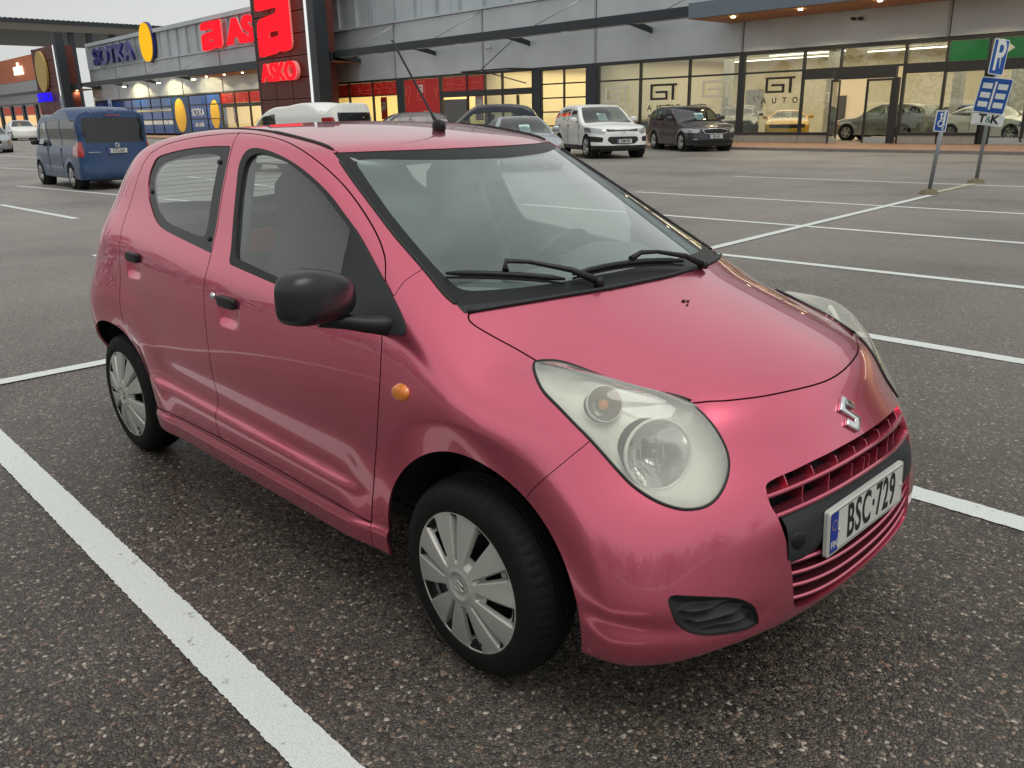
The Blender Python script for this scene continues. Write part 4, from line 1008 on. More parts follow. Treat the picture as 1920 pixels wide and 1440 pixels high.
    for (nm, m_, chart, poly, off, both) in P.get('front', []):
        V = M[0]; c2 = np.stack([-V[:, 1], V[:, 2]], 1)
        g = sdf(c2, np.array(poly)); g = np.minimum(g, (V[:, 0]-(x_f-1.0)) if chart == 'f' else ((x_r+.6)-V[:, 0]))
        a_, M = take(M, g, .0); ex.append((nm, m_, a_, off, both))
    V = M[0]
    low, M2 = (take(M, P['clad']-V[:, 2]) if P.get('clad') else (None, M))
    body_ = panel('body', M2, P['paint'], root, both=True, wall=.02)
    if low is not None: panel('lower_cladding', low, TRIMB, root, both=True, wall=.02)
    gm = P.get('glass', TINT)
    for i, a_ in enumerate(pcs):
        for s in (-1, 1): panel('window', a_, P.get('glassr', gm) if i else gm, root, side=s, wall=.0, offset=-.008)
    panel('windscreen', wsM_, gm, root, both=True, wall=0, offset=-.004)
    if rwM_ is not None: panel('rear_window', rwM_, P.get('rwglass', gm), root, both=True, wall=.01, offset=-.006)
    for nm, m_, a_, off, both in ex:
        if both: panel(nm, a_, m_, root, both=True, wall=.02, offset=off)
        else:
            for s in (-1, 1): panel(nm, a_, m_, root, side=s, wall=.02, offset=off)
    # dark cabin tub and seats
    MB().box(x_r+.35, wsx0-.35, -hw_*.80, hw_*.80, .35, belt-.10).build('cabin_tub', DKIN, root)
    for sy in (-.38, .38):
        for sx in ((wsx0-1.45), (wsx0-2.25)):
            if sx > x_r+.5: rbox('seat', .10, .22, .40, Matrix.Translation((sx, sy, belt-.02)) @ Matrix.Rotation(R(-12), 4, 'Y'), DKIN, root, .5, 5)
    MB().box(x_r+.3, x_f-.3, -hw_*.7, hw_*.7, zb-.04, zb+.12).build('underbody', TRIMB, root)
    for (wx, _) in arches:
        for s in (-1, 1):
            MB().cyl((wx, s*(hw_-.03), P['r']), (wx, s*(hw_-.30), P['r']), P['r']+.05, n=20).build('wheel_arch', SHELL, root)
            key = (P['r'],)
            if key not in WHEELS:
                o = car_wheel(P['r']); WHEELS[key] = o; first = True
            else: o = copy_tree(WHEELS[key])
            o.parent = root; o.location = (wx, s*(hw_+.002), P['r']); o.rotation_euler = (0, .4*wx, 0 if s < 0 else math.pi)
    for s in (-1, 1):
        mx_ = P.get('mirror', wsx0-.55)
        rbox('side_mirror', .055, .11, .075, Matrix.Translation((mx_, s*(hw_+.10), belt+.09)), P.get('mirrorm', P['paint']), root, .6, 6)
        MB().tube([(mx_+.02, s*(hw_-.06), belt+.01), (mx_+.01, s*(hw_+.04), belt+.04)], .02, 6).build('mirror_arm', TRIMB, root)
        for hx in P.get('handles', []): MB().box(hx-.08, hx+.08, s*hw_*.985-.012, s*hw_*.985+.022, belt-.14, belt-.115).build('door_handle', P['paint'], root)
        for gx in P.get('gaps', []): MB().box(gx-.004, gx+.004, s*(hw_-.06), s*(hw_*.998+.001), .38, belt-.06).build('door_gap', SHELL, root)
    if P.get('plate'):
        fx, fz, fr, tx = P['plate']; sgn = 1 if fr else -1
        xs = fx
        pl = MB().box(xs-.01, xs+.01, -.235, .235, fz-.058, fz+.058).build('number_plate', WHITE, root)
        Mx = Matrix(((0, 0, sgn, 0), (sgn, 0, 0, 0), (0, 1, 0, 0), (0, 0, 0, 1)))
        text('plate_text', tx, .125, PBLK, pl, Matrix.Translation((xs+sgn*.011, sgn*.02, fz)) @ Mx, extrude=.001, sx=.62, bold=.002)
        MB().box(xs+sgn*.0105-.002, xs+sgn*.0105+.002, -sgn*.190-.04*0, -sgn*.232, fz-.052, fz+.052).build('country_strip', EUB, pl)
    return root
def ring_badge(parent, x, z, r, m, sgn=1, y=0):
    return MB().lathe([(r*.80, .006), (r, .012), (r, -.004), (r*.80, -.004), (r*.80, .006)], (x, y, z), (sgn, 0, 0), 28).build('badge', m, parent)
mk = lambda n, c, ro=.34, me=.4: paint(n, c, ro, me, .45, 500, .05)
# --- blue van seen from behind
VANB = mk('blue_van_paint', (.006, .042, .135), .34, .1)
PV = dict(W=1.90, H=1.97, belt=1.12, zb=.26, cat='van', r=.335, wf=1.55, wr=-1.45, tumble=.09, raked=.10, Lr=.26, nr=4.0, curve=.05, rww=.86,
          top=[(-2.44, 1.60), (-2.40, 1.86), (-2.25, 1.95), (-1.6, 1.98), (0, 1.98), (.7, 1.975), (1.10, 1.93), (1.45, 1.66), (1.85, 1.22), (2.15, 1.08), (2.40, .93)],
          ws=(1.88, 1.02), side_win=[[(1.50, 1.18), (1.05, 1.72), (.55, 1.76), (.55, 1.12), (1.45, 1.10)], [(.45, 1.12), (.45, 1.78), (-.75, 1.80), (-.75, 1.12)], [(-.80, 1.12), (-.80, 1.80), (-2.05, 1.78), (-2.10, 1.14)]],
          rw=(-2.05, 1.20, 1.83), glass=TINT, glassr=PRIV, rwglass=PRIV, paint=VANB, mirrorm=TRIMB, mirror=1.25,
          front=[('rear_lamp', REDL, 'r', [(.80, .86), (1.1, .86), (1.1, 1.24), (.83, 1.24)], .004, False), ('bumper_cap', mk('blue_van_bumper', (.010, .045, .12), .4, .2), 'r', [(-.1, .30), (1.1, .30), (1.1, .56), (-.1, .56)], .035, True)],
          plate=(-2.475, 1.00, False, 'OTZ-624'), gaps=[.50, -.78])
van = gen_car('parked_van', "dark blue passenger van seen from behind beside the pink car's rear corner", (-21.15, 5.45), R(178), PV, scale=.86)
rb_ = ring_badge(van, -2.49, 1.135, .062, CHR, -1)
MB().tube([(-2.492, -.035, 1.165), (-2.492, -.018, 1.10), (-2.492, 0, 1.14), (-2.492, .018, 1.10), (-2.492, .035, 1.165)], .006, 5).build('badge_letter', CHR, rb_)
MB().box(-2.47, -2.43, -.18, .18, 1.875, 1.90).build('brake_light', REDL, van)
MB().box(-2.480, -2.462, -.26, .26, 1.065, 1.085).build('plate_trim', VANB, van)
MB().box(-2.483, -2.47, .44, .74, .965, .98).build('rear_script', CHR, van)
# --- white suv
WSUV = mk('white_car_paint', (.82, .82, .79), .3, .0)
GRL = mat('black_grille_mesh', (.010, .010, .011), .5, bump=(300, .5, .004))
PS = dict(W=1.87, H=1.63, belt=1.08, zb=.26, r=.355, wf=1.36, wr=-1.31, tumble=.20, raked=.35, Lf=.62, nf=3.0, curve=.14, clad=.40,
          top=[(-2.22, 1.02), (-2.12, 1.25), (-1.85, 1.52), (-1.5, 1.61), (-.7, 1.64), (-.1, 1.61), (.15, 1.55), (.60, 1.28), (.98, 1.09), (1.4, 1.03), (1.9, .95), (2.15, .84)],
          ws=(1.00, .12), side_win=[[(.52, 1.14), (.13, 1.45), (-.38, 1.50), (-.38, 1.12)], [(-.46, 1.12), (-.46, 1.50), (-1.15, 1.50), (-1.45, 1.42), (-1.55, 1.18)], [(-1.62, 1.22), (-1.52, 1.42), (-1.75, 1.38), (-1.95, 1.24)]],
          rw=(-1.8, 1.15, 1.48), paint=WSUV,
          front=[('headlight', LAMPG, 'f', [(.52, .80), (.60, .73), (.80, .76), (1.1, .82), (1.1, .95), (.90, .93), (.60, .88)], .006, False),
                 ('grille', GRL, 'f', [(-.1, .80), (.50, .80), (.54, .86), (.50, .89), (-.1, .86)], -.02, True),
                 ('lower_grille', GRL, 'f', [(-.1, .44), (.38, .44), (.52, .55), (.46, .66), (-.1, .66)], -.02, True),
                 ('side_intake', GRL, 'f', [(.66, .50), (1.1, .52), (1.1, .70), (.62, .64)], -.01, False)],
          plate=(2.235, .53, True, 'ENM-944'), handles=[-.15, -1.05], gaps=[.62, -.42, -1.32])
suv = gen_car('parked_suv', 'white SUV with black lower trim, parked facing the camera before the showroom', (-18.9, 22.2), R(-29), PS, scale=1.09)
ring_badge(suv, 2.19, .845, .07, CHR); MB().tube([(2.20, -.50, .875), (2.215, -.2, .872), (2.22, .2, .872), (2.20, .50, .875)], .010, 6).build('chrome_strip', CHR, suv)
MB().tube([(2.185, -.48, .815), (2.205, -.2, .812), (2.205, .2, .812), (2.185, .48, .815)], .008, 6).build('chrome_strip', CHR, suv)
PAPER = mat('price_sheet_paper', S(190, 220, 218), .6, noise=(40, .1))
def sheet(parent, x, y, z, tilt, w_=.30, h_=.36):
    M_ = Matrix.Translation((x, y, z)) @ Matrix.Rotation(tilt, 4, 'Y')
    s_ = MB().box(-.002, .002, -w_/2, w_/2, -h_/2, h_/2, M_).build('price_sheet', PAPER, parent)
    b = MB()
    for k in range(5): b.box(.0025, .0035, -w_/2+.04, w_/2-.04-(.05 if k % 2 else 0), h_/2-.08-.05*k, h_/2-.065-.05*k, M_)
    b.build('printed_line', mat('grey_print', (.25, .28, .30), .6), s_)
sheet(suv, .62, -.12, 1.24, R(-52))
# --- dark grey estate
GRYC = mk('dark_grey_car_paint', (.030, .032, .035), .30, .15)
PK = dict(W=1.73, H=1.47, belt=.98, zb=.20, r=.315, wf=1.30, wr=-1.17, tumble=.17, raked=.28, Lf=.60, nf=2.8, curve=.14,
          top=[(-2.10, .95), (-2.02, 1.20), (-1.80, 1.38), (-1.4, 1.45), (-.6, 1.48), (0, 1.46), (.25, 1.38), (.70, 1.12), (1.02, .97), (1.4, .92), (1.8, .85), (2.08, .74)],
          ws=(1.04, .20), side_win=[[(.62, 1.02), (.20, 1.32), (-.30, 1.36), (-.30, 1.0)], [(-.37, 1.0), (-.37, 1.37), (-1.10, 1.36), (-1.15, 1.02)], [(-1.20, 1.02), (-1.18, 1.35), (-1.65, 1.30), (-1.82, 1.08)]],
          rw=(-1.7, 1.05, 1.35), paint=GRYC,
          front=[('headlight', LAMPG, 'f', [(.50, .66), (.60, .60), (.9, .62), (1.0, .74), (.80, .75), (.52, .72)], .006, False),
                 ('grille', GRL, 'f', [(-.1, .58), (.38, .58), (.45, .68), (.42, .72), (-.1, .72)], -.015, True),
                 ('lower_grille', GRL, 'f', [(-.1, .26), (.55, .26), (.78, .34), (.70, .38), (-.1, .38)], -.015, True),
                 ('fog_light', LAMPG, 'f', [(.56, .36), (.72, .37), (.72, .43), (.56, .42)], .004, False)],
          plate=(2.13, .49, True, 'ESK-624'), handles=[-.10, -.95], gaps=[.75, -.34, -1.16])
sk = gen_car('parked_estate', 'dark grey estate car with roof rails, parked facing the camera right of the white SUV', (-18.9, 27.9), R(-32), PK, scale=1.15)
for s in (-1, 1): MB().tube([(-1.55, s*.60, 1.46), (-1.45, s*.60, 1.50), (-.2, s*.60, 1.515), (-.05, s*.60, 1.49)], .016, 8).build('roof_rail', TRIMB, sk)
b = MB(); V = [(2.125, y, z) for y, z in ((-.43, .70), (-.36, .575), (.36, .575), (.43, .70), (0, .735), (-.43, .70))]
b.tube([(2.06, -.44, .70), (2.09, -.36, .58), (2.115, 0, .57), (2.09, .36, .58), (2.06, .44, .70), (2.085, .2, .735), (2.10, 0, .738), (2.085, -.2, .735), (2.06, -.44, .70)], .011, 6).build('grille_frame', CHR, sk)
ring_badge(sk, 2.07, .79, .045, CHR)
sheet(sk, .66, .05, 1.12, R(-52))
# --- silver saloon
SILV = mk('silver_car_paint', (.42, .46, .50), .28, .75)
PC = dict(W=1.78, H=1.44, belt=.98, zb=.18, r=.32, wf=1.40, wr=-1.30, tumble=.26, raked=.20, Lf=.75, nf=2.5, curve=.16,
          top=[(-2.25, .85), (-2.15, .98), (-1.75, 1.05), (-1.25, 1.25), (-.7, 1.41), (-.25, 1.44), (.10, 1.40), (.55, 1.18), (.95, .98), (1.4, .92), (1.9, .80), (2.25, .66)],
          ws=(.98, .08), side_win=[[(.55, 1.0), (.05, 1.28), (-.40, 1.32), (-.40, .98)], [(-.46, .98), (-.46, 1.32), (-.95, 1.26), (-1.45, 1.04)]],
          rw=(-.9, 1.03, 1.30), paint=SILV,
          front=[('headlight', LAMPG, 'f', [(.46, .66), (.60, .56), (.9, .58), (.9, .74), (.70, .76)], .006, False), ('grille', GRL, 'f', [(-.1, .48), (.36, .48), (.42, .62), (.30, .68), (-.1, .68)], -.015, True)], handles=[-.2, -1.0], gaps=[.62, -.43])
sc_ = gen_car('parked_saloon', 'silver saloon with price sheet, just left of the white SUV', (-16.6, 15.9), R(-33), PC)
sheet(sc_, .66, .02, 1.10, R(-55))
MB().tube([(.20, -.60, 1.16), (.15, -.59, 1.24)], .05, 8).build('red_seat_cover', mat('red_cover', (.6, .02, .02), .6), sc_)
# --- navy and black suvs, white panel van
NAVY = mk('navy_car_paint', (.010, .014, .028), .3, .4)
PN = dict(PS); PN.update(H=1.76, top=[(x, z if z < 1.1 else z+.12*(z-1.1)/.5) for x, z in PS['top']], paint=NAVY, clad=None, plate=None, raked=.22, front=PS['front'][:2], tumble=.17)
gen_car('parked_suv', 'tall navy SUV showing its side windows above the pink roof, behind the silver saloon', (-22.2, 19.3), R(228), PN, scale=1.05)
BLKC = mk('black_car_paint', (.008, .008, .009), .25, .3)
PB = dict(PS); PB.update(paint=BLKC, clad=None, plate=None, front=PS['front'][:2], tumble=.22)
gen_car('parked_suv', 'black SUV with chrome window line, between the white van and the navy SUV', (-25.2, 17.9), R(243), PB)
PT = dict(W=1.83, H=1.84, belt=1.15, zb=.24, cat='van', r=.32, wf=1.42, wr=-1.35, tumble=.12, raked=.14, Lr=.28, nr=3.6, curve=.08,
          top=[(-2.20, 1.35), (-2.14, 1.70), (-1.95, 1.80), (-1.3, 1.84), (-.2, 1.84), (.35, 1.80), (.75, 1.60), (1.25, 1.22), (1.7, 1.08), (2.15, .92)],
          ws=(1.28, .55), side_win=[[(1.02, 1.2), (.62, 1.55), (.15, 1.62), (.12, 1.16)]], rw=(-2.0, 1.12, 1.62), rwglass=PRIV, paint=WSUV, gaps=[.05, -1.2], front=[('rear_lamp', REDL, 'r', [(.78, 1.0), (1, 1.0), (1, 1.5), (.80, 1.5)], .003, False)])
wv = gen_car('parked_van', 'white panel van showing only its roof and rear above the pink car roof', (-21.3, 11.5), R(196), PT)
for s in (-1, 1): MB().box(-1.75, .0, s*.885-.003, s*.885+.003, 1.22, 1.228).box(-1.75, .0, s*.80-.012, s*.80+.003, 1.66, 1.666).build('panel_swage', TRIMB if False else WSUV, wv)
# --- far left
PW = dict(PC); PW.update(paint=WSUV, front=[], H=1.5, top=[(x, z+.05) for x, z in PC['top']])
gen_car('parked_car', 'white estate car far left beyond the blue van', (-92.5, 23.3), R(-8), PW, scale=1.25)
PL = dict(PC); PL.update(paint=SILV)
gen_car('parked_car', 'silver car cut off by the left edge of the photo', (-53.9, 11.2), R(-10), PL)
# --- cars inside the showroom
def sport():
    Y = mk('yellow_car_paint', (.80, .42, .01), .25, .1)
    return dict(W=1.92, H=1.35, belt=.95, zb=.16, r=.34, wf=1.45, wr=-1.36, tumble=.34, raked=.2, Lf=.5, nf=3.2, curve=.14,
          top=[(-2.4, .90), (-2.2, 1.02), (-1.7, 1.06), (-1.0, 1.28), (-.45, 1.35), (0, 1.32), (.40, 1.14), (.80, .98), (1.4, .96), (2.0, .88), (2.4, .72)],
          ws=(.84, .05), side_win=[[(.45, 1.0), (.0, 1.22), (-.5, 1.26), (-.95, 1.02)]], rw=(-1.0, 1.06, 1.3), paint=Y,
          front=[('grille', GRL, 'f', [(-.1, .55), (.80, .58), (.78, .74), (-.1, .72)], -.02, True)], plate=(2.43, .40, True, '---') if False else None)
LF_ = dict(a=-.0317, D=33.43)
def fac(u, off=0.): # point on the facade line, off metres in front of it
    a = LF_['a']; return (u*math.cos(a)+math.sin(a)*(off)+(-math.sin(a))*LF_['D']*math.cos(a)*1.0, u*math.sin(a)-math.cos(a)*off+LF_['D']*math.cos(a)*math.cos(a))
gen_car('showroom_car', 'yellow sports coupe inside the lit showroom behind glass', (*fac(-20.6, -2.8), .12), R(-62), sport())
PG = dict(PK); PG.update(paint=mk('grey_showroom_paint', (.30, .29, .26), .3, .6), plate=None)
gen_car('showroom_car', 'silver estate standing side-on behind the open showroom door', (*fac(-16.1, -3.4), .12), R(176), PG, scale=1.05)
PD = dict(PS); PD.update(paint=BLKC, plate=None)
gen_car('showroom_car', 'dark SUV behind the glass between the grey estate and the yellow coupe', (*fac(-23.4, -3.0), .12), R(-60), PD)
PD2 = dict(PS); PD2.update(paint=mk('brown_showroom_paint', (.05, .022, .016), .3, .5), plate=None)
gen_car('showroom_car', 'dark brown SUV behind the glazed garage door', (*fac(-33.2, -2.6), .12), R(-70), PD2)
PD3 = dict(PS); PD3.update(paint=GRYC, plate=None)
gen_car('showroom_car', 'dark SUV behind the glass left of the grey estate', (*fac(-27.8, -3.0), .12), R(-100), PD3)
PD4 = dict(PC); PD4.update(paint=WSUV)
gen_car('showroom_car', 'white saloon inside the showroom right of the door', (*fac(-11.7, -3.6), .12), R(-20), PD4)
PD5 = dict(PC); PD5.update(paint=mk('blue_showroom_paint', (.02, .10, .35), .3, .4))
gen_car('showroom_car', 'blue saloon deeper in the showroom behind the white one', (*fac(-13.4, -6.6), .12), R(-15), PD5)
PD6 = dict(PC); PD6.update(paint=mk('red_showroom_paint', (.40, .02, .02), .3, .4))
gen_car('showroom_car', 'red saloon in the middle of the showroom right of the open door', (*fac(-9.0, -5.0), .12), R(-160), PD6)
# ================================================================== RETAIL BUILDING (local frame: x along the facade, -y towards the car park)
BA, BD = -.0317, 33.43
org = Vector((-math.sin(BA)*BD*math.cos(BA), BD*math.cos(BA)**2, 0))
def bthing(name, label, cat, group=None, x=0., y=0., z=0.):
    o = empty(name, org+Vector((x*math.cos(BA)-y*math.sin(BA), x*math.sin(BA)+y*math.cos(BA), z)), BA, label, cat, group); return o
CLAD = mat('grey_cladding_panel', (.54, .59, .62), .42, .2, noise=(.35, .15), bump=(3, .05, .01))
CLAD2 = mat('dark_grey_cladding', (.36, .38, .39), .45, .25, noise=(.6, .10))
DKM = mat('anthracite_metal', (.035, .042, .050), .45, .3, noise=(2, .15))
FRAME = mat('dark_window_frame', (.040, .042, .044), .45, .3)
CONC = mat('pale_concrete_plinth', (.42, .40, .36), .85, noise=(5, .15), bump=(60, .2, .003))
WOOD = mat('wooden_soffit', (.46, .24, .11), .6, noise=(3, .2), bump=(30, .2, .003))
RUST = mat('brown_cassette', (.15, .040, .030), .5, .2, noise=(3, .15))
REDP = mat('red_poster_print', S(200, 30, 25), .45)
REDL2 = mat('pale_red_line_print', S(240, 130, 110), .5)
BLUP = mat('blue_window_film', S(10, 72, 155), .2, coat=.6, noise=(1.5, .2))
GRNP = mat('green_window_film', (.010, .20, .045), .18, coat=.5, noise=(1, .12))
SG = glass('shop_window_glass', (.86, .90, .88), 1.5)
bld = bthing('retail_building', 'long grey clad retail building with glazed shops behind the car park', 'building')
def bx(name, m, x0, x1, y0, y1, z0, z1, parent=bld, bevel=0): return box(name, m, parent, x0, x1, y0, y1, z0, z1, bevel)
# --- upper walls: cladding panels 9.1 m wide with joints
joints = [-12.5+9.0*k for k in range(3, -1, -1)]+[-21.5, -30.45, -39.55, -48.72, -57.8, -66.9, -76.0, -85.1, -94.2, -103.3, -112.4]
joints = sorted(set(joints)); joints = [j for j in joints]
for a, b_ in zip(joints[:-1], joints[1:]):
    bx('wall_panel', CLAD, a+.02, b_-.02, 0, .25, 4.02, 5.75); bx('wall_panel', CLAD, a+.02, b_-.02, .0, .25, 5.78, 7.46)
    bx('joint_strip', CLAD2, b_-.10, b_-.0, -.05, -.002, 4.02, 7.46)
    n = 3; w_ = (b_-a)/n
    for k in range(n): bx('parapet_panel', CLAD, a+k*w_+.02, a+(k+1)*w_-.02, .10, .30, 7.62, 10.05)
    for k in range(4): bx('rib', CLAD, a+k*(b_-a)/4, a+k*(b_-a)/4+.12, -.08, .098, 7.62, 10.05)
bx('gutter_flashing', CLAD, -112, 14.5, -.14, .10, 7.48, 7.60); bx('parapet_cap', CLAD, -112, 14.5, -.22, .34, 10.06, 10.42)
bx('core_wall', CLAD2, -112.2, 14.4, .35, .5, 4.0, 10.0)
bx('roof_slab', CLAD2, -112.2, 14.4, .5, 28, 9.2, 9.5); bx('lintel', FRAME, -112, 14.5, .0, .3, 3.86, 4.0)
bx('back_wall', mat('warm_white_wall', (.72, .66, .52), .8, noise=(.5, .08)), -112, 14.5, 13, 13.3, 0, 9.2)
bx('shop_floor', mat('pale_shop_floor', (.42, .38, .32), .3, noise=(1, .1)), -112, 14.5, .3, 13, .02, .10)
bx('shop_ceiling', mat('white_ceiling', (.7, .68, .62), .8), -112, 14.5, .55, 13, 4.35, 4.45)
bx('end_wall', CLAD, -112.5, -112.2, 0, 28, 0, 10.0); bx('end_wall', CLAD, 14.5, 14.8, 0, 28, 0, 10)
for px_ in (-30.6, -40.0, -48.4, -77.0): bx('partition', mat('warm_white_wall', (.7, .6, .4)), px_-.08, px_+.08, .5, 13, .1, 4.35)
# camera dome on the wall
MB().cyl((-38.9, -.05, 5.33), (-38.9, -.30, 5.33), .07).lathe([(0, .10), (.08, .06), (.10, 0)], (-38.9, -.28, 5.28), (0, 0, -1), 14).build('security_camera', WHITE, bld)
MB().cyl((-16.3, -.05, 4.95), (-16.3, -.28, 4.95), .06).cyl((-16.0, -.05, 4.93), (-16.0, -.28, 4.93), .07).build('security_camera', TRIMB, bld)
# --- lights: strips on the showroom ceiling
STRIP = emis('warm_light_strip', (1, .88, .66), 4.0)
for x0, x1, y in ((-29.6, -25.9, 2.0), (-28, -23, 4.5), (-24.4, -20.2, 7), (-22.6, -19, 2.4), (-19.5, -15.4, 5), (-16.4, -12.0, 3), (-13.6, -9.6, 6.6), (-20, -14, 9), (-12, -6, 2.2), (-8, -1, 5), (-29, -22, 10), (-38.8, -34.5, 3), (-36, -31.5, 6)):
    bx('light_strip', STRIP, x0, x1, y, y+.10, 4.20, 4.25)
for k, (x0, x1, e) in enumerate(((-30.4, 14, 260), (-39.8, -30.8, 210), (-48.2, -40.2, 260), (-76.8, -48.6, 900))):
    pass
def room_light(x0, x1, y0, y1, z, pw_, col=(1, .80, .50)):
    l = bpy.data.lights.new('shop_ceiling_light', 'AREA'); l.shape = 'RECTANGLE'; l.size = x1-x0; l.size_y = y1-y0; l.energy = pw_; l.color = col
    o = bpy.data.objects.new('shop_ceiling_light', l); COL.objects.link(o); o.parent = bld; o.location = ((x0+x1)/2, (y0+y1)/2, z)
room_light(-30, 6, 1.5, 12, 4.15, 1500, (1, .85, .62)); room_light(-39.6, -31, 1.5, 12, 4.15, 800, (1, .76, .40)); room_light(-48, -40.5, 1.5, 12, 4.15, 850, (1, .72, .34)); room_light(-76, -49, 1.5, 12, 4.15, 3600, (1, .72, .32))
for k, cx_ in enumerate((-26.2, -20.2, -14.2, -8.2)): bx('room_column', mat('grey_room_column', (.45, .44, .42), .7), cx_-.2, cx_+.2, 5.8, 6.2, .1, 4.35)
for k, (x_, w_) in enumerate(((-31.5+2, 1.2), (-14.6, 2.6), (-10.4, 1.2), (-6.0, 1.8))): bx('wall_poster', mat('poster_'+['grey', 'blue', 'dark'][k % 3], [(.30, .31, .33), (.08, .16, .30), (.06, .06, .07)][k % 3], .5), x_, x_+w_, 12.94, 12.99, 1.5, 2.7)
bx('sales_counter', mat('counter_wood', (.25, .15, .08), .5), -19.2, -16.9, 9.0, 9.7, .1, 1.15); bx('office_wall', mat('office_glass_wall', (.35, .38, .38), .3), -12.6, -12.5, 7.5, 12.9, .1, 3.2); bx('dark_door', MATS['poster_dark'], -23.9, -22.9, 12.92, 12.99, .1, 2.2)
# --- glazing helpers
def pane(x0, x1, z0, z1, m=None, y=.06, name='window'):
    f = bx(name, m or SG, x0, x1, y, y+.012, z0, z1); return f
def mull(x, z0=.45, z1=3.88, w_=.07): bx('mullion', FRAME, x-w_/2, x+w_/2, -.02, .14, z0, z1)
def trans(x0, x1, z, h=.08): bx('transom', FRAME, x0, x1, -.012, .13, z-h/2, z+h/2)
def plinth(x0, x1):
    bx('plinth', CONC, x0+.01, x1-.01, -.06, .3, .0, .42); bx('window_sill', FRAME, x0, x1, -.10, .14, .425, .53)
cols = [-30.30, -27.42, -24.40, -21.50, -18.42]
for a, b_ in zip(cols[:-1], cols[1:]):
    pane(a+.035, b_-.035, .54, 3.05); pane(a+.035, b_-.035, 3.13, 3.86); trans(a+.04, b_-.04, 3.09); plinth(a, b_)
for c in cols: mull(c, .53, 3.86, .09 if c != -21.50 else .30)
pane(-18.38, -17.05, .54, 2.70); bx('window_head', FRAME, -18.38, -17.05, 0, .12, 2.70, 3.05); pane(-18.38, -16.78, 3.13, 3.86); trans(-18.38, -16.78, 3.09); plinth(-18.42, -17.02)
mull(-16.74, 2.70, 3.86); pane(-16.70, -14.12, 3.13, 3.86); trans(-16.70, -14.12, 3.09); bx('door_head', FRAME, -16.98, -14.35, -.01, .16, 2.64, 3.05)
mull(-14.05, 0, 3.86, .10); pane(-13.99, -12.52, .54, 2.74); bx('window_head', FRAME, -13.99, -12.52, 0, .12, 2.76, 3.05); pane(-13.99, -12.52, 3.13, 3.86); trans(-13.99, -12.52, 3.09); plinth(-14.0, -12.5)
mull(-12.48, 0, 3.86, .08)
bx('green_panel', GRNP, -12.42, -11.05, .04, .07, 3.13, 3.84); bx('green_panel', GRNP, -10.90, -7.9, .04, .07, 3.13, 3.84); bx('green_panel', GRNP, -7.8, -4.9, .04, .07, 3.13, 3.84)
mull(-10.98, 0, 3.86, .10); mull(-7.85, 0, 3.86, .1); trans(-12.42, -4.9, 3.09, .07); bx('window_head', FRAME, -12.42, -4.9, 0, .1, 2.74, 3.05)
pane(-12.42, -11.05, .54, 2.74); plinth(-12.45, -11.05); pane(-10.9, -9.55, .35, 2.74); pane(-9.45, -7.9, .35, 2.74); mull(-9.5, .3, 2.74, .09)
bx('door_kick_panel', CLAD, -10.6, -9.55, .02, .08, .03, .34); bx('door_kick_panel', CLAD, -9.45, -7.95, .02, .08, .03, .34); bx('corner_post', TRIMB, -11.05, -10.62, -.02, .14, 0, 2.74)
pane(-7.8, -4.9, .54, 2.74); plinth(-7.8, -4.9); mull(-4.85, 0, 3.86)
Mface = lambda x, z, y=.03: Matrix.Translation((x, y, z)) @ Matrix.Rotation(R(90), 4, 'X')
text('green_sign_text', 'DEKKI', .44, mat('white_sign_letter', S(225, 238, 225), .4), bld, Mface(-8.70, 3.50), extrude=.01, sx=1.05, spacing=1.1)
WL = MATS['white_sign_letter']
MB().prism([(-10.75, 3.20), (-10.55, 3.20), (-10.15, 3.48), (-10.55, 3.80), (-10.75, 3.80), (-10.75, 3.66), (-10.62, 3.66), (-10.38, 3.49), (-10.62, 3.34), (-10.75, 3.34)], -.04, -.025, Matrix.Rotation(R(90), 4, 'X')).build('arrow_logo', WL, bld)
# open entrance door leaf, fixed leaf, notice stand
def leaf(name, x0, x1, kick, m=SG, rz=0., hinge=0.):
    r_ = empty(name); r_.parent = bld; r_.location = (hinge, .05, 0); r_.rotation_euler = (0, 0, rz)
    X0, X1 = x0-hinge, x1-hinge
    for q in ((X0, X0+.09, 0.03, 2.62), (X1-.09, X1, .03, 2.62), (X0+.09, X1-.09, 2.53, 2.62), (X0+.09, X1-.09, .03, kick)): box('door_rail', FRAME if q[3] != kick else CLAD, r_, q[0], q[1], -.03, .03, q[2], q[3])
    box('door_glass', m, r_, X0+.09, X1-.09, -.006, .006, kick, 2.53)
    MB().tube([(X1-.16, -.08, 1.0), (X1-.16, -.08, 1.5)], .018, 8).build('door_handle', ALLOY, r_)
leaf('door_leaf', -15.55, -14.42, .34); leaf('door_leaf', -16.70, -15.60, .30, hinge=-16.70, rz=R(-80))
bx('door_post', FRAME, -17.02, -16.86, -.03, .14, 0, 2.64); bx('door_post', FRAME, -14.42, -14.20, -.02, .14, 0, 2.64)
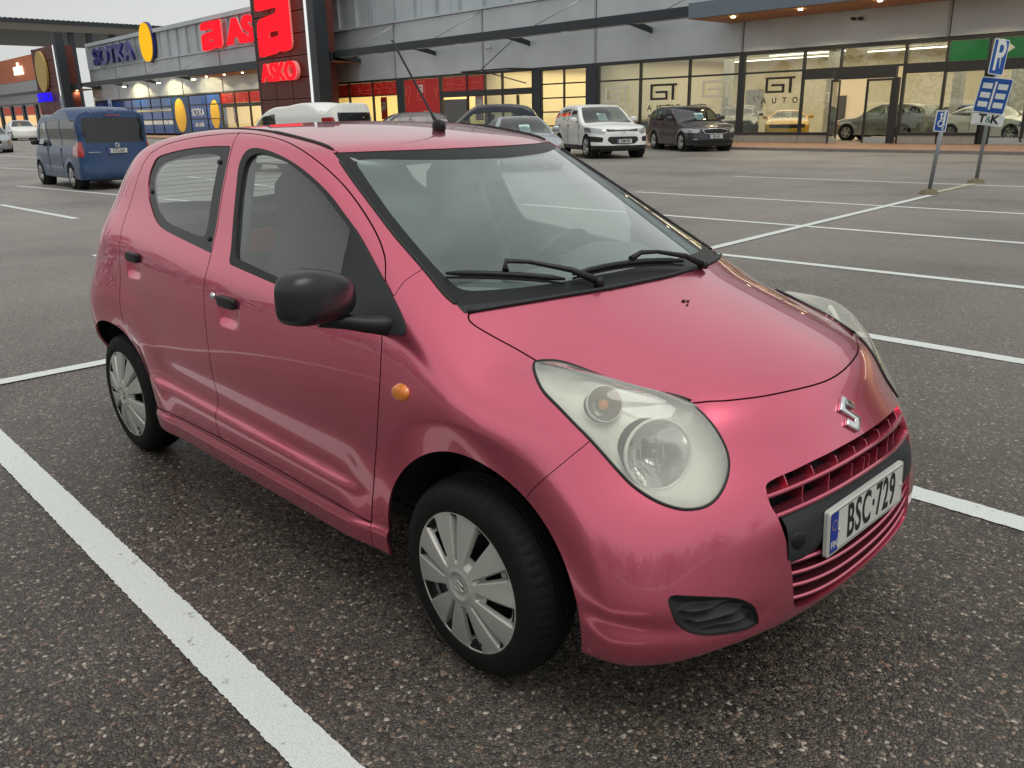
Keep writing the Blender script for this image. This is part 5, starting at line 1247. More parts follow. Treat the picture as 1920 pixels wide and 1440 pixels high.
# garage door
for r_ in range(5):
    for c in range(2): pane(-34.55+c*1.72+.05, -34.55+(c+1)*1.72-.02, .12+r_*.75+.04, .12+(r_+1)*.75-.06, mat('garage_pane', (.5, .5, .4)) if False else SG, name='garage_pane')
for r_ in range(6): bx('garage_rail', FRAME, -34.6, -31.1, .03, .11, .06+r_*.75, .14+r_*.75)
for x in (-34.6, -32.83, -31.14): bx('garage_stile', FRAME, x-.035, x+.035, .0, .12, .05, 3.86)
bx('dark_pier', DKM, -31.08, -30.36, -.04, .2, 0, 3.86); bx('dark_pier', DKM, -35.25, -34.66, -.02, .2, 0, 3.86)
pane(-39.45, -38.0, 3.0, 3.82); pane(-37.9, -35.4, 3.0, 3.82); mull(-37.95, 0, 3.86, .08); mull(-39.52, 0, 3.86, .08); mull(-35.32, 0, 3.86, .08)
bx('window_head', FRAME, -39.45, -35.4, 0, .12, 2.62, 2.98); pane(-39.45, -38.0, .1, 2.6); pane(-37.9, -36.7, .1, 2.6); pane(-36.55, -35.4, .1, 2.6); mull(-36.62, 0, 2.6, .10)
# red shop
def lines(x0, x1, z0, z1, seed):
    """white outline drawings of furniture"""
    rnd = random.Random(seed); b = MB(); W_, H_ = x1-x0, z1-z0; y = .028; t = .018
    def L(*p): b.tube([(x0+a*W_, y, z0+c*H_) for a, c in p], t, 4)
    for k in range(max(1, int(W_/1.1))):
        u = (k+.08)/max(1, int(W_/1.1)); d_ = .85/max(1, int(W_/1.1)); q = rnd.randint(0, 3)
        if q == 0: L((u, .15), (u, .55), (u+.15*d_, .6), (u+.15*d_, .85), (u+.85*d_, .85), (u+.85*d_, .6), (u+d_, .55), (u+d_, .15), (u, .15)); L((u+.15*d_, .42), (u+.85*d_, .42))
        elif q == 1: L((u+.2*d_, .9), (u+.8*d_, .9), (u+.95*d_, .5), (u+.05*d_, .5), (u+.2*d_, .9)); L((u+.5*d_, .5), (u+.5*d_, .15)); L((u+.2*d_, .15), (u+.8*d_, .15))
        elif q == 2: L((u, .1), (u+.3*d_, .75), (u+.8*d_, .9), (u+d_, .5), (u+.6*d_, .3), (u+.3*d_, .75)); L((u+.6*d_, .3), (u+.7*d_, .1))
        else: L((u, .1), (u, .9), (u+.9*d_, .9), (u+.9*d_, .1), (u, .1)); L((u, .5), (u+.9*d_, .5)); L((u+.4*d_, .70), (u+.5*d_, .70)); L((u+.4*d_, .3), (u+.5*d_, .3))
    b.build('outline_drawing', REDL2, bld)
rx = [-61.0, -57.95, -54.85, -51.75, -48.80]
for i, (a, b_) in enumerate(zip(rx[:-1], rx[1:])):
    bx('red_panel', REDP, a+.06, b_-.06, .04, .07, 2.98, 3.84); lines(a+.1, b_-.1, 3.0, 3.82, i); mull(a, 0, 3.86, .10); pane(a+.06, b_-.06, .5, 2.92); plinth(a, b_)
trans(-61, -48.8, 2.95, .07); bx('dark_pier', DKM, -48.75, -47.95, -.02, .2, 0, 3.86)
bx('red_poster', REDP, -47.88, -44.05, .04, .08, .5, 3.84); plinth(-47.9, -44.0)
LOGO = [(0, 1.5), (.95, 1.5), (.95, -.0), (.62, -.0), (.62, .62), (.30, .62), (.30, .30), (.52, .30), (.52, -.0), (0, -.0)]
def a_logo(w_, h_, fn):
    """the rounded lowercase-a emblem: outline points (x right, y up) in a unit box"""
    A1 = cr([(0, .74), (.0, .88), (.06, .97), (.2, 1.0)], 4).tolist()+[(1.0, 1.0)]+cr([(1.0, .17), (.96, .09), (.86, .055), (.71, .045)], 4).tolist()+[(.71, .39), (.27, .38), (.27, .27)]+cr([(.67, .29), (.66, .17), (.58, .08), (.44, .03)], 4).tolist()+[(0, 0)]+cr([(0, .42), (.03, .53), (.12, .59), (.24, .61)], 4).tolist()+cr([(.52, .63), (.64, .645), (.69, .68), (.70, .735)], 4).tolist()+[(.67, .755)]
    A1 = A1[:A1.index([.67, .755])+1] if [.67, .755] in A1 else A1
    A1 = [(0, 0) if False else tuple(q) for q in A1]
    return [(x*w_, y*h_) for x, y in A1]
def logo_at(name, x, z, w_, h_, y0, y1, m, parent=bld):
    return MB().prism(a_logo(w_, h_, None), y0, y1, Matrix(((1, 0, 0, x), (0, 0, -1, 0), (0, 1, 0, z), (0, 0, 0, 1)))).build(name, m, parent)
WH2 = mat('white_poster_print', S(225, 215, 205), .5)
def frame_lines(name, x0, x1, z0, z1, y, t, m): return MB().box(x0, x1, y-.006, y, z0, z0+t).box(x0, x1, y-.006, y, z1-t, z1).box(x0, x0+t, y-.006, y, z0+t, z1-t).box(x1-t, x1, y-.006, y, z0+t, z1-t).build(name, m, bld)
frame_lines('logo_frame', -46.45, -45.65, 2.55, 3.72, .036, .035, REDL2); logo_at('poster_logo', -46.28, 2.95, .46, .55, -.036, -.03, WH2)
text('opening_hours', 'ma-pe 10-18', .34, WH2, bld, Mface(-45.95, 1.72, .035), extrude=.004, sx=.95, bold=.006)
text('opening_hours', 'la 10-16', .34, WH2, bld, Mface(-46.2, 1.25, .035), extrude=.004, sx=.95, bold=.006)
lines(-47.8, -47.1, .6, 1.9, 31); lines(-47.8, -47.1, 2.1, 3.6, 33); lines(-44.7, -44.1, .6, 2.0, 35); lines(-44.7, -44.1, 2.2, 3.6, 36)
for i, (a, b_) in enumerate(((-43.75, -41.25), (-41.2, -39.62))): bx('red_panel', REDP, a+.04, b_-.03, .04, .07, 2.98, 3.84); lines(a+.1, b_-.1, 3.0, 3.82, 40+i)
bx('dark_pier', DKM, -44.0, -43.8, -.02, .18, 0, 3.86); mull(-41.22, 0, 3.86, .08); bx('window_head', FRAME, -43.75, -39.6, 0, .1, 2.62, 2.98)
bx('service_door', mat('grey_service_door', (.12, .13, .13), .5), -43.6, -42.5, .02, .08, .03, 2.5); bx('service_door', MATS['grey_service_door'], -42.45, -41.35, .02, .08, .03, 2.5); pane(-41.15, -39.62, .2, 2.6)
def banner(x, z0, z1, w_=.55):
    t = box('hanging_banner', REDP, bld, x, x+w_, .35, .37, z0, z1); logo_at('banner_logo', x+.12, (z0+z1)/2-.15, w_-.24, .55, -.345, -.335, WH2)
banner(-51.3, 1.35, 2.85, .75); banner(-40.85, 1.2, 2.85, .75); banner(-75.2, 1.2, 2.85, .6)
# shop goods silhouettes: simple furniture in the lit rooms
FURN = mat('shop_furniture', (.20, .10, .05), .7)
for k in range(14):
    x = -75+k*1.9; rnd = random.Random(k); box('shop_cabinet', FURN, bld, x, x+.5+.7*rnd.random(), 3+2*rnd.random(), 5.3, .1, .8+1.2*rnd.random())
# --- entrance of the red shop left of the tower
rx2 = [-76.9, -74.0, -71.1, -68.2, -65.2, -61.0]
for i, (a, b_) in enumerate(zip(rx2[:-1], rx2[1:])):
    bx('red_panel', REDP, a+.06, b_-.06, .04, .07, 2.98, 3.84); lines(a+.1, b_-.1, 3.0, 3.82, 60+i); mull(a, 0, 3.86, .14); pane(a+.06, b_-.06, .1, 2.60); bx('window_head', FRAME, a+.07, b_-.07, 0, .1, 2.62, 2.96)
# --- blue film shop
bxs = [-112, -109, -106, -103, -100, -97.2, -94.3, -91.4, -88.6, -84.2, -80.2, -77.0]
for i, (a, b_) in enumerate(zip(bxs[:-1], bxs[1:])):
    bx('blue_panel', BLUP, a+.05, b_-.05, .04, .08, 3.02, 3.80); bx('blue_panel', BLUP, a+.05, b_-.05, .04, .08, 1.72, 2.92); bx('blue_panel', BLUP, a+.05, b_-.05, .04, .08, .30, 1.62); mull(a, 0, 3.86, .09)
trans(-112, -77, 2.97, .07); trans(-112, -77, 1.67, .06); bx('blue_pier', mat('blue_pier_film', S(22, 58, 105), .3), -88.55, -84.25, .0, .10, .3, 3.80)
YDISC = mat('yellow_disc_print', S(228, 184, 60), .5, noise=(2, .08))
def disc(name, x, z, rx_, rz_, y0, y1, m, parent=bld, n=36): return MB().prism([(x+rx_*math.cos(2*math.pi*k/n), z+rz_*math.sin(2*math.pi*k/n)) for k in range(n)], y0, y1, Matrix.Rotation(R(90), 4, 'X')).build(name, m, parent)
disc('yellow_oval', -86.5, 2.05, 1.35, 1.62, .005, .03, YDISC); disc('yellow_oval', -78.4, 2.05, 1.0, 1.30, -.035, -.005, YDISC)
WBL = mat('white_film_letter', S(225, 230, 235), .4)
text('window_lettering', 'SOTKA', .95, WBL, bld, Mface(-82.2, 2.25, -.012), extrude=.004, sx=.95, bold=.02); text('window_lettering', 'sadi rahalla', .62, WBL, bld, Mface(-82.1, 1.15, -.012), extrude=.004, sx=.8, bold=.01)
for k, (a, b_) in enumerate(((-97.0, -94.5), (-94.2, -91.6), (-91.3, -90.2), (-90.0, -88.8))): bx('white_notice', WBL, a, b_, .015, .035, 1.20, 1.62)
bx('door_canopy_beam', mat('beige_band', (.45, .43, .33), .5), -98.5, -88.8, -.02, .03, 2.52, 2.72)
# --- illuminated lettering on the parapet
def sign(name, label, cat='sign'): return bthing(name, label, cat)
NB = mat('navy_sign_letter', S(38, 42, 120), .35, coat=.3); 
sg = sign('wall_sign', 'navy blue SOTKA letters with a plain yellow oval on the grey parapet')
text('sign_letters', 'SOTKA', 2.45, NB, sg, Matrix.Translation((-101.3, -.75, 8.55)) @ Matrix.Rotation(R(90), 4, 'X'), extrude=.16, sx=1.62, spacing=1.0, bold=.08)
YE = emis('yellow_sign_face', S(250, 190, 40), .85)
disc('sign_oval', -92.0, 9.25, 1.45, 1.85, .35, .55, YE, sg); disc('oval_edge', -91.9, 9.25, 1.55, 1.95, .05, .34, NB, sg)
REDE = emis('red_neon_face', (1.0, .012, .022), 1.25); PINKE = mat('sign_side_acrylic', S(225, 170, 165), .4, emit=S(255, 60, 60), es=.25)
sg = sign('wall_sign', 'glowing red ASKO letters and emblem on the parapet left of the tower')
sg2 = text('sign_letters', 'ASKO', 2.75, REDE, sg, Matrix.Translation((-67.0, -.55, 8.60)) @ Matrix.Rotation(R(90), 4, 'X'), extrude=.14, sx=1.58, spacing=1.0, bold=.07)
logo_at('sign_emblem', -77.9, 7.55, 3.7, 2.3, .42, .68, REDE, sg); logo_at('emblem_edge', -77.98, 7.50, 3.85, 2.4, .30, .415, PINKE, sg)
text('letter_edge', 'ASKO', 2.75, PINKE, sg, Matrix.Translation((-67.0, -.36, 8.60)) @ Matrix.Rotation(R(90), 4, 'X'), extrude=.05, sx=1.58, bold=.08)
# --- GT AUTO letters on the showroom glass
def gt(x, z, w_, m, txt='AUTO', dim=1.0):
    h_ = w_*.46; t = w_*.085; M_ = Matrix(((1, 0, 0, x), (0, 0, -1, 0), (0, 1, 0, z), (0, 0, 0, 1))); s = MB()
    R_ = lambda a, b_, c, d_: s.box(x+a*w_, x+b_*w_, -.030, -.022, z+c*h_, z+d_*h_)
    R_(.0, 1.0, .86, 1.0); R_(0, .09, .0, .86); R_(.09, .66, .0, .14); R_(.57, .66, .14, .56); R_(.20, .57, .42, .56); R_(.80, .90, -.02, .86)
    R_(.20, .29, .42, .66) if False else None
    s.build('window_logo', m, bld)
    text('window_lettering', txt, w_*.24, m, bld, Mface(x+w_*.52, z-h_*.50, -.022), extrude=.003, spacing=2.6, bold=.006)
WG_ = mat('white_window_vinyl', S(225, 222, 205), .5); BG_ = mat('black_window_vinyl', (.02, .018, .015), .5)
gt(-29.75, 2.02, 1.65, WG_); gt(-26.72, 2.06, 1.65, BG_); gt(-23.6, 2.10, 1.65, WG_); gt(-20.2, 2.20, 1.45, BG_); gt(-17.9, 1.75, .9, WG_)
# ventilation: steel canopies ------------------------------------------------
can = bthing('canopy', 'dark steel canopy beam running in front of the grey facade on slanted rods', 'canopy')
def canopy(x0, x1, par):
    box('fascia_beam', DKM, par, x0, x1, -2.1, -1.95, 5.52, 5.95)
    n = max(1, round((x1-x0)/4.55))
    for k in range(n+1):
        x = x0+(x1-x0)*k/n
        if k % 2 == 0: MB().add([(x-.05, -1.95, 5.55), (x-.05, -1.95, 5.9), (x-.05, 0, 5.45), (x-.05, 0, 5.2), (x+.05, -1.95, 5.55), (x+.05, -1.95, 5.9), (x+.05, 0, 5.45), (x+.05, 0, 5.2)], [(0, 1, 2, 3), (7, 6, 5, 4), (0, 4, 5, 1), (1, 5, 6, 2), (2, 6, 7, 3), (3, 7, 4, 0)]).build('bracket', DKM, par)
        if k < n: box('glass_strip', mat('pale_canopy_strip', (.55, .58, .60), .25), par, x+.4, x+(x1-x0)/n-.1, -1.90, -1.55, 5.50, 5.53)
        if k < n and k % 2 == 0:
            MB().tube([(x+2.2, -1.95, 5.9), (x+4.5, -.05, 7.35)], .03, 6).build('tie_rod', ALLOY, par)
canopy(-53.0, -22.4, can)
can2 = bthing('canopy', 'dark steel canopy over the blue and red shop fronts left of the brown tower', 'canopy')
canopy(-109, -78.2, can2)
def soffit(x0, x1, d_, nm, spots, z=5.30):
    c = bthing('entrance_canopy', nm, 'canopy')
    box('fascia', DKM if d_ < 3 else mat('blue_grey_fascia', (.16, .20, .24), .4, .3), c, x0, x1, -d_-.12, -d_, z, z+.62); box('fascia_end', DKM, c, x0-.1, x0, -d_, 0, z, z+.62)
    nb = max(4, int((x1-x0)/.9))
    for k in range(nb): a = x0+(x1-x0)*k/nb; box('soffit_board', WOOD, c, a+.005, a+(x1-x0)/nb-.005, -d_, -.06, z-.02, z+.01)
    box('canopy_roof', DKM, c, x0, x1, -d_, 0, z+.50, z+.60)
    GL = emis('warm_lamp_glow', (1, .78, .42), 30)
    for x, y in spots:
        MB().cyl((x, y, z-.03), (x, y, z-.0), .10, n=14).build('spot_housing', ALLOY, c)
        MB().cyl((x, y, z-.075), (x, y, z-.031), .085, n=14).build('spot_lamp', GL, c)
        l = bpy.data.lights.new('spot_bulb', 'SPOT'); l.energy = 120; l.spot_size = R(140); l.color = (1, .80, .50); l.shadow_soft_size = .08
        o = bpy.data.objects.new('spot_bulb', l); COL.objects.link(o); o.parent = c; o.location = (x, y, z-.10)
    return c
soffit(-22.3, 14, 3.0, 'wooden lined entrance canopy with spot lamps over the car showroom', [(-20.45, -2.5), (-17.35, -2.5), (-14.15, -2.5), (-11, -2.5)])
soffit(-58.5, -53.1, 2.2, 'short wooden lined canopy right of the brown tower', [(-55.6, -1.5)])
soffit(-78.1, -61.3, 2.2, 'wooden lined canopy over the red shop entrance', [(-75.9, -1.5), (-72.2, -1.5), (-68.7, -1.5)])
soffit(-118.5, -109.1, 2.2, 'wooden lined canopy beside the far brown tower', [(-117.0, -1.5), (-113.2, -1.5)])
for k, x in enumerate((-97.0, -87.3, -78.8)):
    f = bthing('floodlight', ['floodlight on the canopy over the blue shop, leftmost of three', 'brightest floodlight above the blue shop, middle of three', 'floodlight nearest the red shop, rightmost of three'][k], 'lamp', 'floodlights over the blue shop')
    box('lamp_head', ALLOY, f, x-.25, x+.25, -1.65, -1.35, 5.15, 5.38); box('lamp_face', emis('flood_glow', (1, .85, .50), 26), f, x-.22, x+.22, -1.62, -1.38, 5.10, 5.145)
    l = bpy.data.lights.new('flood_bulb', 'SPOT'); l.energy = 420; l.spot_size = R(150); l.color = (1, .82, .45); l.shadow_soft_size = .15
    o = bpy.data.objects.new('flood_bulb', l); COL.objects.link(o); o.parent = f; o.location = (x, -1.3, 5.05); o.rotation_euler = (R(35), 0, 0)
# black rails of the small porch
MB().tube([(-39.5, -.1, 3.95), (-39.5, -1.8, 3.95), (-35.3, -1.8, 3.95), (-35.3, -.1, 3.95)], .05, 6).tube([(-37.8, -1.8, 3.95), (-36.2, -.1, 5.9)], .025, 6).tube([(-37.5, -1.8, 3.9), (-35.6, -.2, 3.2)], .03, 6).build('porch_rail', DKM, bthing('porch_frame', 'thin steel porch frame hung over the door left of the garage door', 'porch'))
# --- brown sign towers
def tower(x0, x1, ztop, label):
    t = bthing('sign_tower', label, 'tower')
    w_ = (x1-x0); n = 3
    for k in range(n):
        a = x0+k*w_/n
        for j in range(int(ztop/1.45)+1):
            z0 = j*1.45; z1 = min(z0+1.40, ztop)
            if z1-z0 < .3: continue
            b = MB().box(a+.05, a+w_/n-.05, -3.42, -3.30, z0+.02, z1)
            for q in range(int((z1-z0)/.17)): b.box(a+.05, a+w_/n-.05, -3.45, -3.42, z0+.04+q*.17, z0+.13+q*.17)
            b.build('cassette', RUST, t)
    box('tower_core', RUST, t, x0, x1, -3.28, -1.2, 0, ztop); box('edge_cap', mat('dark_tower_edge', (.03, .015, .014), .5), t, x0-.28, x0-.01, -3.44, -1.2, 0, ztop)
    box('white_light_strip', emis('white_strip_glow', S(225, 228, 226), .95), t, x1+.02, x1+.24, -3.46, -3.34, 2.5, ztop-.05)
    box('steel_column', DKM, t, x1+.26, x1+1.15, -3.40, -2.4, 0, ztop+1.2)
    return t
t1 = tower(-61.9, -54.35, 12.5, 'brown ribbed tower with glowing red emblem and ASKO letters')
logo_at('tower_emblem', -60.6, 5.95, 4.5, 4.25, 3.62, 3.90, REDE, t1); logo_at('emblem_edge', -60.6, 5.95, 4.5, 4.25, 3.46, 3.615, PINKE, t1)
text('tower_letters', 'ASKO', 1.75, REDE, t1, Matrix.Translation((-58.0, -3.90, 4.72)) @ Matrix.Rotation(R(90), 4, 'X'), extrude=.05, sx=1.14, bold=.03)
text('letter_edge', 'ASKO', 1.75, PINKE, t1, Matrix.Translation((-57.85, -3.70, 4.72)) @ Matrix.Rotation(R(90), 4, 'X'), extrude=.12, sx=1.14, bold=.03)
t2 = tower(-122.3, -113.4, 10.35, 'far brown tower with a plain yellow oval and blue SOTKA letters')
disc('tower_oval', -118.6, 7.6, 2.2, 2.35, 3.5, 3.75, mat('dull_yellow_face', S(190, 160, 85), .5), t2)
text('tower_letters', 'SOTKA', 1.45, emis('blue_neon_face', S(35, 25, 235), 1.2), t2, Matrix.Translation((-118.6, -3.8, 4.55)) @ Matrix.Rotation(R(90), 4, 'X'), extrude=.05, sx=1.35, bold=.01)
# --- far end building and flat roof canopy
eb = bthing('far_building', 'far shop with orange fascia band and white lettering at the left edge', 'building')
ORB = mat('orange_fascia', S(215, 125, 85), .6, noise=(.4, .1))
for k in range(9): box('fascia_panel', ORB, eb, -190+k*7.6, -190+(k+1)*7.6-.08, -1.0, -.6, 7.3, 10.5)
box('wall', CLAD, eb, -190, -121, -.6, 0, 0, 10.4); box('wall_band', CLAD2, eb, -190, -121, -1.4, -.6, 4.3, 7.2); box('canopy_beam', DKM, eb, -190, -121, -3.4, -3.1, 5.2, 5.55)
text('fascia_letters', 'saka', 2.3, emis('white_letter_glow', S(255, 240, 215), 1.3), eb, Matrix.Translation((-139.3, -1.2, 8.9)) @ Matrix.Rotation(R(90), 4, 'X'), extrude=.12, sx=1.15, bold=.03)
GLW = emis('orange_shop_glow', (1, .42, .16), .9)
for k in range(10):
    x = -188+k*6.8; box('shop_window', emis('amber_window_glow', (1, .62, .28), .85) if k % 3 else GLW, eb, x, x+4.4, -.72, -.62, .5, 2.7); box('red_header', mat('red_header_film', S(205, 70, 45), .5, emit=S(205, 70, 45), es=.25), eb, x, x+4.4, -.72, -.62, 2.85, 3.9)
    box('pier', FRAME, eb, x+4.5, x+5.6, -.85, -.62, 0, 4.1)
fc = empty('roof_canopy', (-150, 0, 0), 0, 'high corrugated flat roof canopy on dark posts at the left edge', 'canopy')
b = MB()
for k in range(110): y = -14+k*.75; b.box(-45, 0, y, y+.42, 16.65, 16.95)
b.build('corrugated_sheet', DKM, fc)['kind'] = 'stuff'
box('canopy_deck', DKM, fc, -45, .1, -14, 68, 16.35, 16.65); box('canopy_girder', mat('olive_girder', (.12, .11, .09), .6), fc, -.4, 0, -14, 68, 15.2, 16.35)
for y in (48.2, 51.0, 54.6): box('canopy_post', DKM, fc, -1.2, -.4, y, y+.8, 0, 15.3)
# ================================================================== GROUND
def asphalt():
    m = bpy.data.materials.new('coarse_wet_asphalt'); m.use_nodes = True; t = m.node_tree; b = t.nodes['Principled BSDF']; N = t.nodes.new; L = t.links.new
    tc_ = N("ShaderNodeTexCoord")
    def noise(sc, det=4, rough=.55): n = N("ShaderNodeTexNoise"); n.inputs['Scale'].default_value = sc; n.inputs['Detail'].default_value = det; n.inputs['Roughness'].default_value = rough; L(tc_.outputs['Object'], n.inputs['Vector']); return n
    def mr_(src, a, b_, c, d_): r = N("ShaderNodeMapRange"); r.inputs[1].default_value = a; r.inputs[2].default_value = b_; r.inputs[3].default_value = c; r.inputs[4].default_value = d_; L(src, r.inputs[0]); return r.outputs[0]
    def mix(f, a, b_, typ='MIX'):
        x = N("ShaderNodeMix"); x.data_type = 'RGBA'; x.blend_type = typ
        if hasattr(f, 'links'): L(f, x.inputs[0])
        else: x.inputs[0].default_value = f
        for k, v in ((6, a), (7, b_)):
            if hasattr(v, 'links'): L(v, x.inputs[k])
            else: x.inputs[k].default_value = (*v, 1)
        return x.outputs[2]
    warp = noise(60, 2); 
    add = N("ShaderNodeVectorMath"); add.operation = 'MULTIPLY_ADD'; L(warp.outputs[1], add.inputs[0]); add.inputs[1].default_value = (.006, .006, .0); L(tc_.outputs['Object'], add.inputs[2])
    v1 = N("ShaderNodeTexVoronoi"); v1.inputs['Scale'].default_value = 92; L(add.outputs[0], v1.inputs['Vector'])
    v2 = N("ShaderNodeTexVoronoi"); v2.inputs['Scale'].default_value = 210; L(add.outputs[0], v2.inputs['Vector'])
    ve = N("ShaderNodeTexVoronoi"); ve.feature = 'DISTANCE_TO_EDGE'; ve.inputs['Scale'].default_value = 92; L(add.outputs[0], ve.inputs['Vector'])
    sep = N("ShaderNodeSeparateColor"); L(v1.outputs['Color'], sep.inputs[0])
    cr_ = N("ShaderNodeValToRGB"); e = cr_.color_ramp
    stops = [(0, (.015, .013, .011)), (.24, (.038, .031, .025)), (.40, (.085, .067, .052)), (.54, (.19, .155, .118)), (.64, (.075, .064, .054)), (.78, (.36, .30, .235)), (.89, (.23, .13, .09)), (1, (.62, .56, .48))]
    e.elements[0].position = 0; e.elements[0].color = (*stops[0][1], 1); e.elements[1].position = 1; e.elements[1].color = (*stops[-1][1], 1)
    for p_, c in stops[1:-1]: q = e.elements.new(p_); q.color = (*c, 1)
    L(sep.outputs[0], cr_.inputs[0])
    sep2 = N("ShaderNodeSeparateColor"); L(v2.outputs['Color'], sep2.inputs[0])
    fine = mix(mr_(sep2.outputs[1], .0, 1, .0, 1.), (.030, .027, .024), (.16, .14, .12))
    col = mix(mr_(sep.outputs[1], .40, .44, 0, 1), cr_.outputs[0], fine)
    edge = mr_(ve.outputs['Distance'], 0, .16, .25, 1.0)
    col = mix(1.0, col, edge, 'MULTIPLY')
    # big tone patches, tyre worn bands, darker where still soaked
    big = noise(.35, 5); mid = noise(2.2, 5)
    dry = mix(mr_(mid.outputs[0], .3, .7, .0, .35), (.27, .248, .228), (.335, .31, .288))
    # colour turns lighter and flatter with distance from the car
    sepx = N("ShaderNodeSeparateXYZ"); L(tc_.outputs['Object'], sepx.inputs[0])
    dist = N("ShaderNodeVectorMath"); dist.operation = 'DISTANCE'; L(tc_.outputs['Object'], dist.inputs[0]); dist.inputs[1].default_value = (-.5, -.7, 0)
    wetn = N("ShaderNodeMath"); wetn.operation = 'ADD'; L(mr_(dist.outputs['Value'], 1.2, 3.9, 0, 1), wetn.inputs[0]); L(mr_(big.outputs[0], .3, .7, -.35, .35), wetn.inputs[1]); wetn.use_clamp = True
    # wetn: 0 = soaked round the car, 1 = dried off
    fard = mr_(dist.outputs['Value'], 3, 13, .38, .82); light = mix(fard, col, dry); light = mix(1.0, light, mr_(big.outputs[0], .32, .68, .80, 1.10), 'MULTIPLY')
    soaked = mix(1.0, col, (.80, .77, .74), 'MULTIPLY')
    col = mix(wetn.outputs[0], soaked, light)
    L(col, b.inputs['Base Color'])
    pud = noise(.9, 6, .6); pm = mr_(pud.outputs[0], .55, .66, 0, 1)
    r0 = mr_(sep.outputs[2], 0, 1, .16, .50)
    ra = N("ShaderNodeMath"); ra.operation = 'MULTIPLY_ADD'; L(wetn.outputs[0], ra.inputs[0]); ra.inputs[1].default_value = .20; L(r0, ra.inputs[2])
    rb = N("ShaderNodeMath"); rb.operation = 'MULTIPLY_ADD'; L(pm, rb.inputs[0]); rb.inputs[1].default_value = -.16; L(ra.outputs[0], rb.inputs[2]); rb.use_clamp = True
    L(rb.outputs[0], b.inputs['Roughness']); b.inputs['Specular IOR Level'].default_value = .5
    h1 = mr_(ve.outputs['Distance'], 0, .30, 0, 1); hm = N("ShaderNodeMath"); hm.operation = 'MULTIPLY'; L(h1, hm.inputs[0]); L(mr_(sep.outputs[1], 0, 1, .3, 1), hm.inputs[1])
    bp = N("ShaderNodeBump"); bp.inputs['Strength'].default_value = .75; bp.inputs['Distance'].default_value = .0045; L(hm.outputs[0], bp.inputs['Height'])
    bp2 = N("ShaderNodeBump"); bp2.inputs['Strength'].default_value = .4; bp2.inputs['Distance'].default_value = .01; L(mid.outputs[0], bp2.inputs['Height']); L(bp.outputs[0], bp2.inputs['Normal'])
    L(bp2.outputs[0], b.inputs['Normal'])
    return m
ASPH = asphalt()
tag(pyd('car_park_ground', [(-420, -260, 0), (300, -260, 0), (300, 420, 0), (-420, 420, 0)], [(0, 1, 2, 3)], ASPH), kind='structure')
def line_paint():
    m = mat('white_line_paint', (.76, .79, .77), .55); t = m.node_tree; b = t.nodes['Principled BSDF']; N = t.nodes.new; L = t.links.new
    tc_ = N("ShaderNodeTexCoord"); v = N("ShaderNodeTexVoronoi"); v.inputs['Scale'].default_value = 92; L(tc_.outputs['Object'], v.inputs['Vector'])
    n = N("ShaderNodeTexNoise"); n.inputs['Scale'].default_value = 15; n.inputs['Detail'].default_value = 10; n.inputs['Roughness'].default_value = .75; L(tc_.outputs['Object'], n.inputs['Vector'])
    r = N("ShaderNodeMapRange"); r.inputs[1].default_value = .31; r.inputs[2].default_value = .40; L(n.outputs[0], r.inputs[0])
    r2 = N("ShaderNodeMapRange"); r2.inputs[1].default_value = 0; r2.inputs[2].default_value = .7; r2.inputs[3].default_value = 1.05; r2.inputs[4].default_value = .82; L(v.outputs['Distance'], r2.inputs[0])
    s = N("ShaderNodeVectorMath"); s.operation = 'SCALE'; s.inputs[0].default_value = (.76, .79, .77); L(r2.outputs[0], s.inputs['Scale'])
    x = N("ShaderNodeMix"); x.data_type = 'RGBA'; x.inputs[6].default_value = (.10, .085, .07, 1); L(r.outputs[0], x.inputs[0]); L(s.outputs[0], x.inputs[7]); L(x.outputs[2], b.inputs['Base Color'])
    v.inputs['Scale'].default_value = 170; bp = N("ShaderNodeBump"); bp.inputs['Strength'].default_value = .5; bp.inputs['Distance'].default_value = .0015; bp.invert = True; L(v.outputs['Distance'], bp.inputs['Height']); L(bp.outputs[0], b.inputs['Normal'])
    return m
LINE = line_paint(); YLINE = mat('yellowed_line_paint', (.50, .46, .33), .6, noise=(4, .25))
rnd = random.Random(5)
def ground_line(a, b_, wd=.12, m=LINE, z=.004):
    a = Vector(a); b_ = Vector(b_); d_ = (b_-a); L_ = d_.length; d_.normalize(); nrm = Vector((-d_.y, d_.x)); n = max(4, int(min(L_/.011, 600))); V = []
    for i in range(n+1):
        p = a+d_*(L_*i/n); j1 = rnd.uniform(-.0025, .0025); j2 = rnd.uniform(-.0025, .0025)
        q = p+nrm*(wd/2+j1); r_ = p-nrm*(wd/2+j2); V += [(q.x, q.y, z), (r_.x, r_.y, z)]
    o = pyd('parking_line', V, [(2*i, 2*i+1, 2*i+3, 2*i+2) for i in range(n)], m); return tag(o, kind='structure')
XC_ = -4.07
for (a, b_) in (((.9, 1.19), (-8.9, 1.28)), ((1.0, 3.49), (-8.9, 3.40)), ((1.0, 5.94), (-8.9, 5.62)), ((1.0, 8.64), (-8.9, 8.30)), ((1.5, 11.68), (-8.76, 11.27)), ((2.5, 16.60), (-9.39, 15.81)),
    ((1.2, -1.29), (-4.02, -1.215)), ((-4.14, -1.2), (-8.9, -1.15))): ground_line(a, b_)
ground_line((-4.12, -1.3), (-3.62, 5.97), .10) if False else None
ground_line((-4.13, -3.6), (-4.03, -.2), .115, z=.008); ground_line((-4.03, -.22), (-3.66, 5.4), .115, z=.008); ground_line((-3.66, 5.4), (-4.10, 13.55), .115, z=.008)
ground_line((-4.24, 14.05), (-4.33, 16.40), .12, YLINE, z=.008)
